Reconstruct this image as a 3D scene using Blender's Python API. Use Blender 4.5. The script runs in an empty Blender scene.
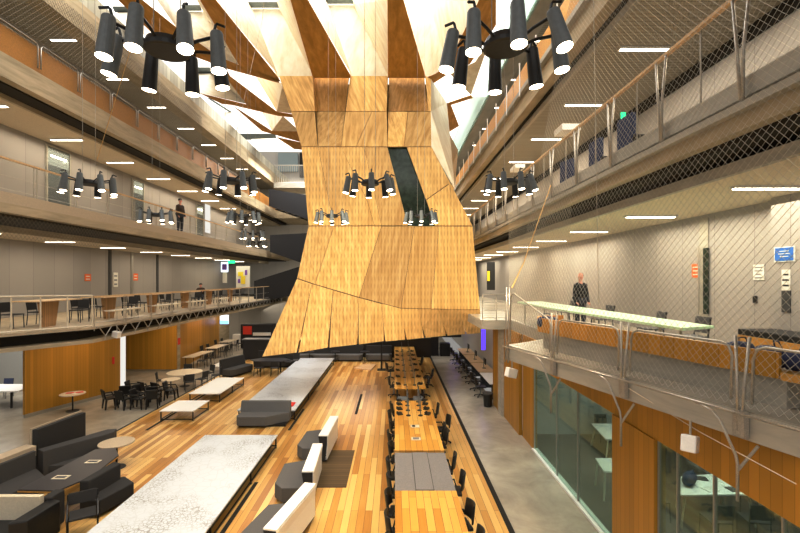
import bpy, bmesh, math, random
from mathutils import Vector, Matrix
random.seed(7)
C = bpy.context.scene.collection
E = 5.5          # eye height above the ground floor
F = 440.0        # focal length in pixels
CX, CY = 394.0, 279.0
ORD = ['first','second','third','fourth','fifth','sixth','seventh','eighth','ninth','tenth','eleventh','twelfth','thirteenth','fourteenth','fifteenth','sixteenth','seventeenth','eighteenth','nineteenth','twentieth'] + ['twenty-'+o for o in ['first','second','third','fourth','fifth','sixth','seventh','eighth','ninth']]

def atY(px, py, Y): return Vector(((px-CX)*Y/F, Y, E+(CY-py)*Y/F))
def atZ(px, py, z): # z above the ground
    Y = F*(z-E)/(CY-py); return Vector(((px-CX)*Y/F, Y, z))

# ------------------------------------------------------------------ mesh builder
class MB:
    def __init__(s): s.v=[]; s.f=[]
    def box(s, x0,x1,y0,y1,z0,z1):
        n=len(s.v)
        s.v+=[(x,y,z) for z in (z0,z1) for x,y in ((x0,y0),(x1,y0),(x1,y1),(x0,y1))]
        s.f+=[(n+3,n+2,n+1,n),(n+4,n+5,n+6,n+7),(n,n+1,n+5,n+4),(n+1,n+2,n+6,n+5),(n+2,n+3,n+7,n+6),(n+3,n,n+4,n+7)]
        return s
    def prism(s, pts, z0, z1):
        n=len(s.v); k=len(pts)
        area=sum(pts[i][0]*pts[(i+1)%k][1]-pts[(i+1)%k][0]*pts[i][1] for i in range(k))
        if area<0: pts=pts[::-1]
        s.v+=[(p[0],p[1],z0) for p in pts]+[(p[0],p[1],z1) for p in pts]
        s.f.append(tuple(range(n+k-1,n-1,-1))); s.f.append(tuple(range(n+k,n+2*k)))
        for i in range(k):
            j=(i+1)%k; s.f.append((n+i,n+j,n+k+j,n+k+i))
        return s
    def extr(s, prof, axis, a, b):
        """profile (u,w) in the plane across an axis, extruded from a to b along it; axis 'x': (y,z), axis 'y': (x,z)"""
        n=len(s.v); k=len(prof)
        for t in (a,b):
            for u,w in prof: s.v.append((t,u,w) if axis=='x' else (u,t,w))
        s.f.append(tuple(range(n+k-1,n-1,-1))); s.f.append(tuple(range(n+k,n+2*k)))
        for i in range(k):
            j=(i+1)%k; s.f.append((n+i,n+j,n+k+j,n+k+i))
        return s
    def poly(s, pts):
        n=len(s.v); s.v+=[tuple(p) for p in pts]; s.f.append(tuple(range(n,n+len(pts)))); return s
    def tube(s, path, r, seg=6, cap=True):
        path=[Vector(p) for p in path]; n0=len(s.v); m=len(path)
        for i,p in enumerate(path):
            d=(path[min(i+1,m-1)]-path[max(i-1,0)])
            if d.length<1e-9: d=Vector((0,0,1))
            d.normalize()
            u=Vector((0,0,1)) if abs(d.z)<0.9 else Vector((1,0,0))
            a=d.cross(u).normalized(); b=d.cross(a).normalized()
            rr=r[i] if isinstance(r,(list,tuple)) else r
            for k in range(seg):
                t=2*math.pi*k/seg
                s.v.append(tuple(p+a*math.cos(t)*rr+b*math.sin(t)*rr))
        for i in range(m-1):
            for k in range(seg):
                k2=(k+1)%seg; q=n0+i*seg
                s.f.append((q+k,q+k2,q+seg+k2,q+seg+k))
        if cap:
            s.f.append(tuple(n0+k for k in range(seg-1,-1,-1)))
            s.f.append(tuple(n0+(m-1)*seg+k for k in range(seg)))
        return s
    def lathe(s, prof, cx=0, cy=0, seg=20, sx=1, sy=1):
        n=len(s.v); m=len(prof)
        for r,z in prof:
            for k in range(seg):
                t=2*math.pi*k/seg; s.v.append((cx+r*sx*math.cos(t),cy+r*sy*math.sin(t),z))
        for i in range(m-1):
            for k in range(seg):
                k2=(k+1)%seg; q=n+i*seg; s.f.append((q+k,q+k2,q+seg+k2,q+seg+k))
        s.f.append(tuple(n+k for k in range(seg-1,-1,-1))); s.f.append(tuple(n+(m-1)*seg+k for k in range(seg)))
        return s
    def ball(s, c, r, seg=12, rings=8):
        rx,ry,rz = r if isinstance(r,(tuple,list)) else (r,r,r)
        n=len(s.v); s.v.append((c[0],c[1],c[2]-rz))
        for i in range(1,rings):
            a=-math.pi/2+math.pi*i/rings
            for k in range(seg):
                t=2*math.pi*k/seg
                s.v.append((c[0]+rx*math.cos(a)*math.cos(t),c[1]+ry*math.cos(a)*math.sin(t),c[2]+rz*math.sin(a)))
        s.v.append((c[0],c[1],c[2]+rz)); top=len(s.v)-1
        for k in range(seg): s.f.append((n,n+1+(k+1)%seg,n+1+k))
        for i in range(rings-2):
            for k in range(seg):
                q=n+1+i*seg; k2=(k+1)%seg; s.f.append((q+k,q+k2,q+seg+k2,q+seg+k))
        q=n+1+(rings-2)*seg
        for k in range(seg): s.f.append((q+k,q+(k+1)%seg,top))
        return s
    def xf(s, M, start=0):
        s.v[start:]=[tuple(M@Vector(p)) for p in s.v[start:]]; return s
    def build(s, name, mat, parent=None, world=False, bevel=0, smooth=False, uvn=False):
        off=Vector((0,0,0))
        if world and parent is not None: off=parent.location
        me=bpy.data.meshes.new(name)
        me.from_pydata([tuple(Vector(p)-off) for p in s.v],[],s.f); me.validate()
        if bevel:
            bm=bmesh.new(); bm.from_mesh(me)
            bmesh.ops.recalc_face_normals(bm, faces=bm.faces)
            ed=[e for e in bm.edges if len(e.link_faces)==2 and e.calc_face_angle(0)>0.5]
            try: bmesh.ops.bevel(bm, geom=ed, offset=bevel, segments=2, affect='EDGES', profile=0.6)
            except Exception: pass
            bm.to_mesh(me); bm.free()
        if smooth:
            for p in me.polygons: p.use_smooth=True
        me.materials.append(mat)
        o=bpy.data.objects.new(name, me); C.objects.link(o)
        if parent is not None: o.parent=parent
        return o

def tag(o, label=None, cat=None, group=None, kind=None):
    if label: o['label']=label
    if cat: o['category']=cat
    if group: o['group']=group
    if kind: o['kind']=kind
    return o
def thing(name, label, cat, loc=(0,0,0), rz=0, group=None):
    o=bpy.data.objects.new(name, None); C.objects.link(o)
    o.location=loc; o.rotation_euler=(0,0,rz); o.empty_display_size=0.2
    return tag(o,label,cat,group)
def struct(name, mb, mat, **k):
    return tag(mb.build(name, mat, **k), kind='structure')
def dup(root, loc, rz=0, label=None, group=None):
    r=root.copy(); C.objects.link(r); r.location=loc; r.rotation_euler=(0,0,rz)
    if label: r['label']=label
    if group: r['group']=group
    for ch in list(root.children):
        c=ch.copy(); C.objects.link(c); c.parent=r
        for g in list(ch.children):
            d=g.copy(); C.objects.link(d); d.parent=c
    return r
class Proto:
    """first use places the proto itself, later uses copy it"""
    def __init__(s, make): s.make=make; s.o=None
    def at(s, loc, rz, label, group=None):
        if s.o is None:
            s.o=s.make(); s.o.location=loc; s.o.rotation_euler=(0,0,rz); s.o['label']=label
            if group: s.o['group']=group
            return s.o
        return dup(s.o, loc, rz, label, group)

# ------------------------------------------------------------------ materials
def newmat(name):
    m=bpy.data.materials.new(name); m.use_nodes=True
    nt=m.node_tree; b=nt.nodes['Principled BSDF']; return m,nt,b
def N(nt,t,**k):
    n=nt.nodes.new(t)
    for a,v in k.items(): setattr(n,a,v)
    return n
def ramp(nt, stops):
    r=N(nt,'ShaderNodeValToRGB'); e=r.color_ramp.elements
    while len(e)<len(stops): e.new(0.5)
    for i,(p,c) in enumerate(stops): e[i].position=p; e[i].color=(*c,1)
    return r
def mapping(nt, scale=(1,1,1), rot=(0,0,0), coord='Object', loc=(0,0,0)):
    t=N(nt,'ShaderNodeTexCoord'); m=N(nt,'ShaderNodeMapping')
    m.inputs['Scale'].default_value=scale; m.inputs['Rotation'].default_value=rot; m.inputs['Location'].default_value=loc
    nt.links.new(t.outputs[coord], m.inputs['Vector']); return m
def geo(nt, scale=(1,1,1), rot=(0,0,0)):
    t=N(nt,'ShaderNodeNewGeometry'); m=N(nt,'ShaderNodeMapping')
    m.inputs['Scale'].default_value=scale; m.inputs['Rotation'].default_value=rot
    nt.links.new(t.outputs['Position'], m.inputs['Vector']); return m
def plain(name, col, rough=.5, metal=0, noise=0.08, scale=6, spec=.5):
    m,nt,b=newmat(name)
    mp=mapping(nt,(scale,)*3); n=N(nt,'ShaderNodeTexNoise'); n.inputs['Detail'].default_value=3
    nt.links.new(mp.outputs[0], n.inputs['Vector'])
    lo=tuple(c*(1-noise*1.5) for c in col); hi=tuple(min(1,c*(1+noise*1.5)) for c in col)
    r=ramp(nt,[(.3,lo),(.7,hi)]); nt.links.new(n.outputs[0], r.inputs[0]); nt.links.new(r.outputs[0], b.inputs['Base Color'])
    b.inputs['Roughness'].default_value=rough; b.inputs['Metallic'].default_value=metal
    b.inputs['Specular IOR Level'].default_value=spec
    return m
def emit(name, col, s):
    m=bpy.data.materials.new(name); m.use_nodes=True; nt=m.node_tree; nt.nodes.clear()
    e=N(nt,'ShaderNodeEmission'); e.inputs[0].default_value=(*col,1); e.inputs[1].default_value=s
    o=N(nt,'ShaderNodeOutputMaterial'); nt.links.new(e.outputs[0],o.inputs[0]); return m
def glassmat(name, tint, refl=.12, rough=.02, opac=.0, opcol=(.3,.4,.38)):
    m=bpy.data.materials.new(name); m.use_nodes=True; nt=m.node_tree; nt.nodes.clear()
    t=N(nt,'ShaderNodeBsdfTransparent'); t.inputs[0].default_value=(*tint,1)
    g=N(nt,'ShaderNodeBsdfGlossy'); g.inputs['Roughness'].default_value=rough; g.inputs[0].default_value=(.9,1,.96,1)
    lw=N(nt,'ShaderNodeLayerWeight'); lw.inputs[0].default_value=.35
    mr=N(nt,'ShaderNodeMapRange'); mr.inputs['To Min'].default_value=refl; mr.inputs['To Max'].default_value=min(1,refl*3.5)
    nt.links.new(lw.outputs['Fresnel'], mr.inputs[0])
    mx=N(nt,'ShaderNodeMixShader'); nt.links.new(mr.outputs[0],mx.inputs[0]); nt.links.new(t.outputs[0],mx.inputs[1]); nt.links.new(g.outputs[0],mx.inputs[2])
    out=mx
    if opac>0:
        d=N(nt,'ShaderNodeBsdfDiffuse'); d.inputs[0].default_value=(*opcol,1)
        m2=N(nt,'ShaderNodeMixShader'); m2.inputs[0].default_value=opac
        nt.links.new(mx.outputs[0],m2.inputs[1]); nt.links.new(d.outputs[0],m2.inputs[2]); out=m2
    o=N(nt,'ShaderNodeOutputMaterial'); nt.links.new(out.outputs[0],o.inputs[0]); return m
def planks(name, stops, width, length, coordrot, rough=.35, gap=(.18,.09,.03), mortar=.004, patch=0.25):
    m,nt,b=newmat(name)
    mp=geo(nt,(1,1,1),coordrot)
    br=N(nt,'ShaderNodeTexBrick'); br.offset=.37; br.offset_frequency=2
    br.inputs['Color1'].default_value=(0,0,0,1); br.inputs['Color2'].default_value=(1,1,1,1); br.inputs['Mortar'].default_value=(.5,.5,.5,1)
    br.inputs['Scale'].default_value=1; br.inputs['Mortar Size'].default_value=mortar; br.inputs['Mortar Smooth'].default_value=.3
    br.inputs['Brick Width'].default_value=length; br.inputs['Row Height'].default_value=width
    nt.links.new(mp.outputs[0], br.inputs['Vector'])
    # slow variation
    n=N(nt,'ShaderNodeTexNoise'); n.inputs['Scale'].default_value=1.0
    mp2=geo(nt,(.9,.35,1)); nt.links.new(mp2.outputs[0],n.inputs['Vector'])
    mx=N(nt,'ShaderNodeMix',data_type='FLOAT'); mx.inputs[0].default_value=patch
    nt.links.new(br.outputs['Color'],mx.inputs[2]); nt.links.new(n.outputs[0],mx.inputs[3])
    g=N(nt,'ShaderNodeTexNoise'); g.inputs['Detail'].default_value=4; g.inputs['Scale'].default_value=1
    mp3=geo(nt,(26,1.6,26)); nt.links.new(mp3.outputs[0],g.inputs['Vector'])
    mx2=N(nt,'ShaderNodeMix',data_type='FLOAT'); mx2.inputs[0].default_value=.18
    nt.links.new(mx.outputs[0],mx2.inputs[2]); nt.links.new(g.outputs[0],mx2.inputs[3])
    r=ramp(nt,stops); nt.links.new(mx2.outputs[0],r.inputs[0])
    mm=N(nt,'ShaderNodeMix',data_type='RGBA'); nt.links.new(br.outputs['Fac'],mm.inputs[0]); nt.links.new(r.outputs[0],mm.inputs[6]); mm.inputs[7].default_value=(*gap,1)
    nt.links.new(mm.outputs[2],b.inputs['Base Color']); b.inputs['Roughness'].default_value=rough
    return m
def ply(name, cols, streak=(9,9,.45), rough=.5, perf=True, var=.45, rotv=.9):
    m,nt,b=newmat(name)
    oi=N(nt,'ShaderNodeObjectInfo')
    t=N(nt,'ShaderNodeNewGeometry')
    # shear the grain a little differently on every panel
    sub=N(nt,'ShaderNodeMath',operation='SUBTRACT'); sub.inputs[1].default_value=.5; nt.links.new(oi.outputs['Random'],sub.inputs[0])
    ang=N(nt,'ShaderNodeMath',operation='MULTIPLY'); ang.inputs[1].default_value=rotv; nt.links.new(sub.outputs[0],ang.inputs[0])
    vr=N(nt,'ShaderNodeVectorRotate',rotation_type='Y_AXIS'); nt.links.new(t.outputs['Position'],vr.inputs['Vector']); nt.links.new(ang.outputs[0],vr.inputs['Angle'])
    mp=N(nt,'ShaderNodeMapping'); mp.inputs['Scale'].default_value=streak; nt.links.new(vr.outputs[0],mp.inputs['Vector'])
    n=N(nt,'ShaderNodeTexNoise'); n.inputs['Scale'].default_value=1; n.inputs['Detail'].default_value=5; n.inputs['Roughness'].default_value=.6; n.inputs['Distortion'].default_value=.3
    nt.links.new(mp.outputs[0],n.inputs['Vector'])
    r=ramp(nt,[(.32,cols[0]),(.5,cols[1]),(.68,cols[2])]); nt.links.new(n.outputs[0],r.inputs[0])
    hv=N(nt,'ShaderNodeHueSaturation'); nt.links.new(r.outputs[0],hv.inputs['Color'])
    mr=N(nt,'ShaderNodeMapRange'); mr.inputs['To Min'].default_value=1-var*.5; mr.inputs['To Max'].default_value=1+var*.35; nt.links.new(oi.outputs['Random'],mr.inputs[0])
    nt.links.new(mr.outputs[0],hv.inputs['Value'])
    out=hv.outputs[0]
    if perf:
        sx=N(nt,'ShaderNodeSeparateXYZ'); nt.links.new(t.outputs['Position'],sx.inputs[0])
        def wave(sock,per,sock2=None):
            a=N(nt,'ShaderNodeMath',operation='MULTIPLY'); a.inputs[1].default_value=2*math.pi/per; nt.links.new(sock,a.inputs[0])
            s=N(nt,'ShaderNodeMath',operation='SINE'); nt.links.new(a.outputs[0],s.inputs[0]); return s.outputs[0]
        w1=wave(sx.outputs[0],.15); w2=wave(sx.outputs[2],.34)
        h2=N(nt,'ShaderNodeMapRange'); h2.inputs['From Min'].default_value=-1; h2.inputs['To Min'].default_value=.35; nt.links.new(w2,h2.inputs[0])
        mu=N(nt,'ShaderNodeMath',operation='MULTIPLY'); nt.links.new(w1,mu.inputs[0]); nt.links.new(h2.outputs[0],mu.inputs[1])
        gt=N(nt,'ShaderNodeMapRange'); gt.inputs['From Min'].default_value=.1; gt.inputs['From Max'].default_value=.8; gt.inputs['To Max'].default_value=.36; nt.links.new(mu.outputs[0],gt.inputs[0])
        mm=N(nt,'ShaderNodeMix',data_type='RGBA'); nt.links.new(gt.outputs[0],mm.inputs[0]); nt.links.new(out,mm.inputs[6]); mm.inputs[7].default_value=(cols[0][0]*.45,cols[0][1]*.4,cols[0][2]*.35,1)
        out=mm.outputs[2]
    nt.links.new(out,b.inputs['Base Color']); b.inputs['Roughness'].default_value=rough; b.inputs['Specular IOR Level'].default_value=.3
    return m
def striped(name, ca, cb, per, axis, rough=.5, sharp=8, spec=.3, noise=.15):
    """thin vertical battens or slats as relief colour along one world axis"""
    m,nt,b=newmat(name)
    t=N(nt,'ShaderNodeNewGeometry'); sx=N(nt,'ShaderNodeSeparateXYZ'); nt.links.new(t.outputs['Position'],sx.inputs[0])
    if axis==3:
        ad=N(nt,'ShaderNodeMath',operation='ADD'); nt.links.new(sx.outputs[0],ad.inputs[0]); nt.links.new(sx.outputs[1],ad.inputs[1]); src=ad.outputs[0]
    else: src=sx.outputs[axis]
    a=N(nt,'ShaderNodeMath',operation='DIVIDE'); a.inputs[1].default_value=per; nt.links.new(src,a.inputs[0])
    fr=N(nt,'ShaderNodeMath',operation='FRACT'); nt.links.new(a.outputs[0],fr.inputs[0])
    r=ramp(nt,[(0,cb),(.5/sharp,ca),(1-.5/sharp,ca),(1,cb)]); nt.links.new(fr.outputs[0],r.inputs[0])
    fl=N(nt,'ShaderNodeMath',operation='FLOOR'); nt.links.new(a.outputs[0],fl.inputs[0])
    wn=N(nt,'ShaderNodeTexWhiteNoise',noise_dimensions='1D'); nt.links.new(fl.outputs[0],wn.inputs['W'])
    mr=N(nt,'ShaderNodeMapRange'); mr.inputs['To Min'].default_value=1-noise; mr.inputs['To Max'].default_value=1+noise; nt.links.new(wn.outputs[0],mr.inputs[0])
    hv=N(nt,'ShaderNodeHueSaturation'); nt.links.new(r.outputs[0],hv.inputs['Color']); nt.links.new(mr.outputs[0],hv.inputs['Value'])
    nt.links.new(hv.outputs[0],b.inputs['Base Color']); b.inputs['Roughness'].default_value=rough; b.inputs['Specular IOR Level'].default_value=spec
    return m
def concrete(name, ca, cb, scale=1.2, rough=.6, spec=.4, stretch=(1,1,1)):
    m,nt,b=newmat(name)
    mp=geo(nt,tuple(scale*s for s in stretch)); n=N(nt,'ShaderNodeTexNoise'); n.inputs['Detail'].default_value=8; n.inputs['Roughness'].default_value=.65; n.inputs['Scale'].default_value=1; n.inputs['Distortion'].default_value=.5
    nt.links.new(mp.outputs[0],n.inputs['Vector'])
    r=ramp(nt,[(.3,ca),(.7,cb)]); nt.links.new(n.outputs[0],r.inputs[0]); nt.links.new(r.outputs[0],b.inputs['Base Color'])
    b.inputs['Roughness'].default_value=rough; b.inputs['Specular IOR Level'].default_value=spec
    return m
def mapprint():
    m,nt,b=newmat('printed_map_laminate')
    mp=geo(nt,(1,1,1)); 
    out=None
    n0=N(nt,'ShaderNodeTexNoise'); n0.inputs['Scale'].default_value=2.5; n0.inputs['Detail'].default_value=4; nt.links.new(mp.outputs[0],n0.inputs['Vector'])
    ad=N(nt,'ShaderNodeMix',data_type='VECTOR'); ad.inputs[0].default_value=.12; nt.links.new(mp.outputs[0],ad.inputs[4]); nt.links.new(n0.outputs['Color'],ad.inputs[5])
    def vor(scale,w):
        v=N(nt,'ShaderNodeTexVoronoi',feature='DISTANCE_TO_EDGE'); v.inputs['Scale'].default_value=scale; nt.links.new(ad.outputs[1],v.inputs['Vector'])
        r=N(nt,'ShaderNodeMapRange'); r.inputs['From Max'].default_value=w; r.inputs['To Min'].default_value=1; r.inputs['To Max'].default_value=0; nt.links.new(v.outputs[0],r.inputs[0]); return r.outputs[0]
    a=vor(4.5,.06); c=vor(13,.12)
    k=N(nt,'ShaderNodeTexNoise'); k.inputs['Scale'].default_value=.9; k.inputs['Detail'].default_value=6; nt.links.new(mp.outputs[0],k.inputs['Vector'])
    kr=N(nt,'ShaderNodeMapRange'); kr.inputs['From Min'].default_value=.46; kr.inputs['From Max'].default_value=.60; nt.links.new(k.outputs[0],kr.inputs[0])
    mu=N(nt,'ShaderNodeMath',operation='MULTIPLY'); nt.links.new(c,mu.inputs[0]); nt.links.new(kr.outputs[0],mu.inputs[1])
    mx=N(nt,'ShaderNodeMath',operation='MAXIMUM'); 
    a2=N(nt,'ShaderNodeMath',operation='MULTIPLY'); a2.inputs[1].default_value=.22; nt.links.new(a,a2.inputs[0])
    nt.links.new(a2.outputs[0],mx.inputs[0]); nt.links.new(mu.outputs[0],mx.inputs[1])
    m3=N(nt,'ShaderNodeMath',operation='MULTIPLY'); m3.inputs[1].default_value=.95; nt.links.new(mx.outputs[0],m3.inputs[0])
    mm=N(nt,'ShaderNodeMix',data_type='RGBA'); nt.links.new(m3.outputs[0],mm.inputs[0]); mm.inputs[6].default_value=(.60,.63,.67,1); mm.inputs[7].default_value=(.26,.27,.29,1)
    nt.links.new(mm.outputs[2],b.inputs['Base Color']); b.inputs['Roughness'].default_value=.3
    return m

M={}
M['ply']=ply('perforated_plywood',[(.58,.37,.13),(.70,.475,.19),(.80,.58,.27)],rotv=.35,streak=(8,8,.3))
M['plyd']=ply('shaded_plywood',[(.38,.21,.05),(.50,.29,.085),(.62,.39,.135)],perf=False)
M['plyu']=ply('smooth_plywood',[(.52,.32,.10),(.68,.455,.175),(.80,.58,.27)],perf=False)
M['roofp']=ply('lit_roof_plywood',[(.74,.64,.49),(.84,.75,.60),(.90,.83,.70)],streak=(3,3,1),perf=False,var=.08)  # roof plywood with skylight brightness painted into a paler colour
M['roofd']=ply('shaded_roof_plywood',[(.44,.22,.04),(.56,.30,.065),(.66,.38,.10)],streak=(4,1,4),perf=False,var=.12)  # the same roof plywood with shade painted into a darker colour
M['seam']=plain('dark_joint',(.06,.035,.015),.8)
M['floor']=planks('timber_boards',[(.12,(.34,.16,.03)),(.33,(.54,.295,.07)),(.55,(.68,.44,.145)),(.9,(.80,.585,.26))],.17,3.1,(0,0,math.pi/2),rough=.28)
M['tabletop']=planks('table_boards',[(.15,(.52,.27,.045)),(.5,(.68,.39,.085)),(.9,(.78,.52,.17))],.16,1.3,(0,0,math.pi/2),rough=.3,patch=.15)
M['concfloor']=concrete('polished_concrete',(.34,.31,.255),(.54,.50,.42),.7,rough=.25,spec=.5)
M['conc']=concrete('board_marked_concrete',(.36,.30,.20),(.58,.49,.35),1.5,rough=.75,stretch=(1,.35,3))
M['concr']=concrete('grey_concrete',(.36,.34,.29),(.52,.49,.43),1.5,rough=.7,stretch=(1,.35,3))
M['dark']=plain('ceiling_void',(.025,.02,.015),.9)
M['wall']=striped('grey_wall_panel',(.40,.375,.355),(.20,.185,.17),1.22,1,rough=.6,sharp=60,noise=.05)
M['wallback']=striped('grey_end_wall',(.46,.44,.41),(.26,.24,.22),1.4,0,rough=.6,sharp=60,noise=.08)
M['orange']=striped('orange_timber_battens',(.50,.255,.035),(.33,.155,.02),.16,3,rough=.4,sharp=10,noise=.12)
M['orangeflat']=plain('orange_timber',(.60,.33,.075),.4,noise=.12)
M['ceil']=striped('slatted_ceiling',(.42,.385,.31),(.20,.175,.135),.14,1,rough=.7,sharp=4,noise=.03)
M['ceilp']=plain('plaster_ceiling',(.66,.58,.44),.7,noise=.05)
M['carpet']=plain('gallery_floor',(.50,.41,.29),.5,noise=.1,scale=1)
M['steel']=plain('galvanised_steel',(.50,.47,.42),.35,metal=.6,noise=.15,scale=20)
M['white']=plain('white_laminate',(.84,.84,.83),.35,noise=.02)
M['cream']=plain('cream_laminate',(.68,.62,.50),.4,noise=.04)
M['beige']=plain('beige_board',(.52,.44,.33),.5,noise=.05)
M['black']=plain('black_plastic',(.012,.012,.013),.4,noise=.1)
M['blackp']=plain('black_painted_panel',(.020,.020,.024),.6,noise=.15)
M['greyf']=plain('grey_fabric',(.145,.14,.135),.85,noise=.12,scale=30)
M['darkf']=plain('charcoal_fabric',(.035,.033,.032),.8,noise=.15,scale=30)
M['darkf2']=plain('dark_grey_fabric',(.075,.07,.066),.8,noise=.15,scale=30)
M['darktop']=plain('dark_table_laminate',(.045,.042,.048),.35,noise=.1)
M['greytop']=plain('grey_table_laminate',(.26,.255,.26),.4,noise=.06)
M['lampgrey']=plain('lamp_housing',(.17,.19,.20),.5,noise=.05)
M['lampdark']=plain('lamp_housing_dark',(.03,.03,.03),.5,noise=.05)
M['wire']=plain('net_wire',(.55,.52,.45),.4,metal=.2,noise=.02)
M['wired']=plain('dark_net_wire',(.22,.18,.13),.5,noise=.02)
M['gold']=plain('brass_edge_wire',(.75,.52,.22),.4,noise=.05)
M['glassgreen']=glassmat('green_tinted_glass',(.76,.86,.81),refl=.06,opac=.07,opcol=(.35,.5,.44))
M['glasspale']=glassmat('pale_balustrade_glass',(.75,.85,.80),refl=.10,opac=.35,opcol=(.62,.70,.64))
M['glassdark']=plain('dark_window_glass',(.03,.045,.032),.15,noise=.3,scale=1,spec=.3)
M['winglass']=glassmat('gallery_window_glass',(.8,.85,.85),refl=.12,opac=.25,opcol=(.6,.62,.62))
M['mint']=plain('mint_tabletop',(.66,.90,.66),.3,noise=.03)
M['map']=mapprint()
M['bluef']=plain('blue_fabric',(.04,.055,.12),.8,noise=.15,scale=20)
M['navy']=plain('navy_bag_fabric',(.02,.03,.09),.7,noise=.2,scale=20)
M['skin']=plain('skin',(.62,.33,.25),.5,noise=.05)
M['hair']=plain('dark_hair',(.03,.02,.015),.7)
M['cloth']=plain('black_clothing',(.012,.012,.014),.8)
M['clothb']=plain('brown_clothing',(.06,.035,.025),.8)
M['jeans']=plain('dark_trousers',(.03,.035,.05),.8)
M['sofit']=plain('dark_soffit',(.20,.17,.13),.7)
M['skyframe']=plain('skylight_frame',(.26,.31,.32),.5)
M['signor']=plain('orange_sign',(.80,.20,.04),.5,noise=.03)
M['signred']=plain('red_sign',(.70,.05,.03),.5,noise=.03)
M['signbl']=plain('blue_sign',(.05,.20,.55),.5,noise=.03)
M['paper']=plain('white_paper',(.75,.74,.70),.6,noise=.02)
M['yellow']=plain('yellow_print',(.85,.70,.05),.5)
M['purple']=plain('purple_print',(.25,.12,.45),.5)
M['lightply']=plain('light_plywood',(.62,.45,.26),.5,noise=.1)
M['roomwall']=plain('room_wall',(.42,.42,.40),.7,noise=.03)
M['roomfloor']=plain('dark_room_carpet',(.085,.055,.035),.9,noise=.15)
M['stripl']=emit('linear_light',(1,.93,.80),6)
M['bulb']=emit('warm_lamp_lens',(1,.86,.66),7)
M['screen']=emit('blue_screen',(.25,.45,.95),1.6)
M['screenp']=emit('purple_screen',(.12,.06,.85),1.6)
M['screenw']=emit('pale_screen',(.75,.85,.95),1.8)
M['green']=emit('green_exit_sign',(.05,.75,.30),1.5)
M['glow']=emit('lit_strip_door',(1,.97,.9),.6)

# ------------------------------------------------------------------ shell
Y0,Y1=-3.0,47.0
def e(z): return z+E
# ground floors
struct('floor', MB().box(-10.0,2.5,Y0,31.5,-.12,0), M['floor'])
struct('floor', MB().box(-24,-10.06,Y0,Y1,-.12,0).box(-10.06,2.5,31.5,Y1,-.12,0).box(2.62,4.5,Y0,Y1,-.12,0), M['concfloor'])
struct('trim_1', MB().box(-10.06,-10.0,Y0,31.5,-.12,.012), M['darkf'])
struct('trim_2', MB().box(2.5,2.62,Y0,Y1,-.12,.012), M['dark'])
# floor slots
for i,(x,ya,yb) in enumerate([(-1.55,17.9,21.0),(-3.82,16.0,18.6),(-3.72,6,11.9),(-9.0,16.0,21.5)]):
    struct('trim_%d'%(3+i), MB().box(x-.05,x+.05,ya,yb,.0,.006), M['dark'])
mb=MB().box(-2.3,-1.26,11.6,14.1,.0,.012)
g=mb.build('floor_grate',striped('grate_bars',(.16,.105,.05),(.05,.035,.02),.12,1,sharp=5),None)
tag(g,'dark rectangular steel floor grate let into the timber boards behind the white-backed seats','floor grate')
p=[atZ(354,368,.05),atZ(362,364,.05),atZ(376,364,.05),atZ(371,370,.05)]
g=MB().prism([(q.x,q.y) for q in p],.0,.05).build('floor_hatch',M['lightply']); tag(g,'small pale plywood hatch lying flat on the timber floor before the dark booths','hatch')

# gallery slabs, left
def slab(name, pts, z0, z1, mat): return struct(name, MB().prism(pts,e(z0),e(z1)), mat)
LW=-16.0
l1=[(LW,Y1),(-10,Y1),(-10,14.7),(-11.6,12.2),(-12.4,8),(LW-4,8),(LW-4,Y1)]
slab('floor', l1, -1.68,-1.6, M['carpet'])
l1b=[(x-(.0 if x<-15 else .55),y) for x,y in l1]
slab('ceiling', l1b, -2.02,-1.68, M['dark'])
l1c=[(x-(.0 if x<-15 else .06),y) for x,y in l1]
slab('ceiling', l1c, -2.14,-2.02, M['conc'])
slab('floor', [(LW,Y0),(-11.2,Y0),(-11.2,Y1),(LW,Y1)], 1.93,2.2, M['conc'])
slab('floor', [(LW,Y0),(-11.35,Y0),(-11.35,Y1),(LW,Y1)], 2.2,2.5, M['carpet'])
struct('trim_7', MB().box(-11.34,-11.22,Y0,Y1,e(2.2),e(2.52)), M['beige'])
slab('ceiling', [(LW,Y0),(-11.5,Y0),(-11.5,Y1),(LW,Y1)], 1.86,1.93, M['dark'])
struct('ceiling', MB().box(LW,-13.5,Y0,Y1,e(1.65),e(1.72)), M['ceilp'])
struct('trim_8', MB().box(-13.52,-13.4,Y0,Y1,e(1.62),e(1.84)), M['conc'])
slab('floor', [(LW,Y0),(-11.2,Y0),(-11.2,Y1),(LW,Y1)], 5.8,6.5, M['conc'])
struct('trim_9', MB().box(-11.34,-11.22,Y0,Y1,e(6.5),e(7.3)), plain('shaded_timber_band',(.40,.205,.05),.45))  # orange timber, its shadow on this side put into a darker colour
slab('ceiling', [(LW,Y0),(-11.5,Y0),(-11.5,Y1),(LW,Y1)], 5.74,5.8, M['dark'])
struct('ceiling', MB().box(LW,-12.2,Y0,Y1,e(5.65),e(5.7)), M['ceilp'])
struct('trim_10', MB().box(-12.22,-12.1,Y0,Y1,e(5.6),e(5.74)), M['conc'])
struct('ceiling', MB().box(LW,-11.8,Y0,Y1,e(9.6),e(9.75)), M['ceil'])
struct('beam_1', MB().box(-11.85,-11.2,Y0,Y1,e(8.9),e(9.9)), M['conc'])
struct('trim_11', MB().box(-11.3,-11.2,Y0,Y1,e(9.9),e(10.55)), striped('gridded_parapet',(.52,.50,.42),(.25,.23,.18),.35,1,sharp=8))
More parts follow.
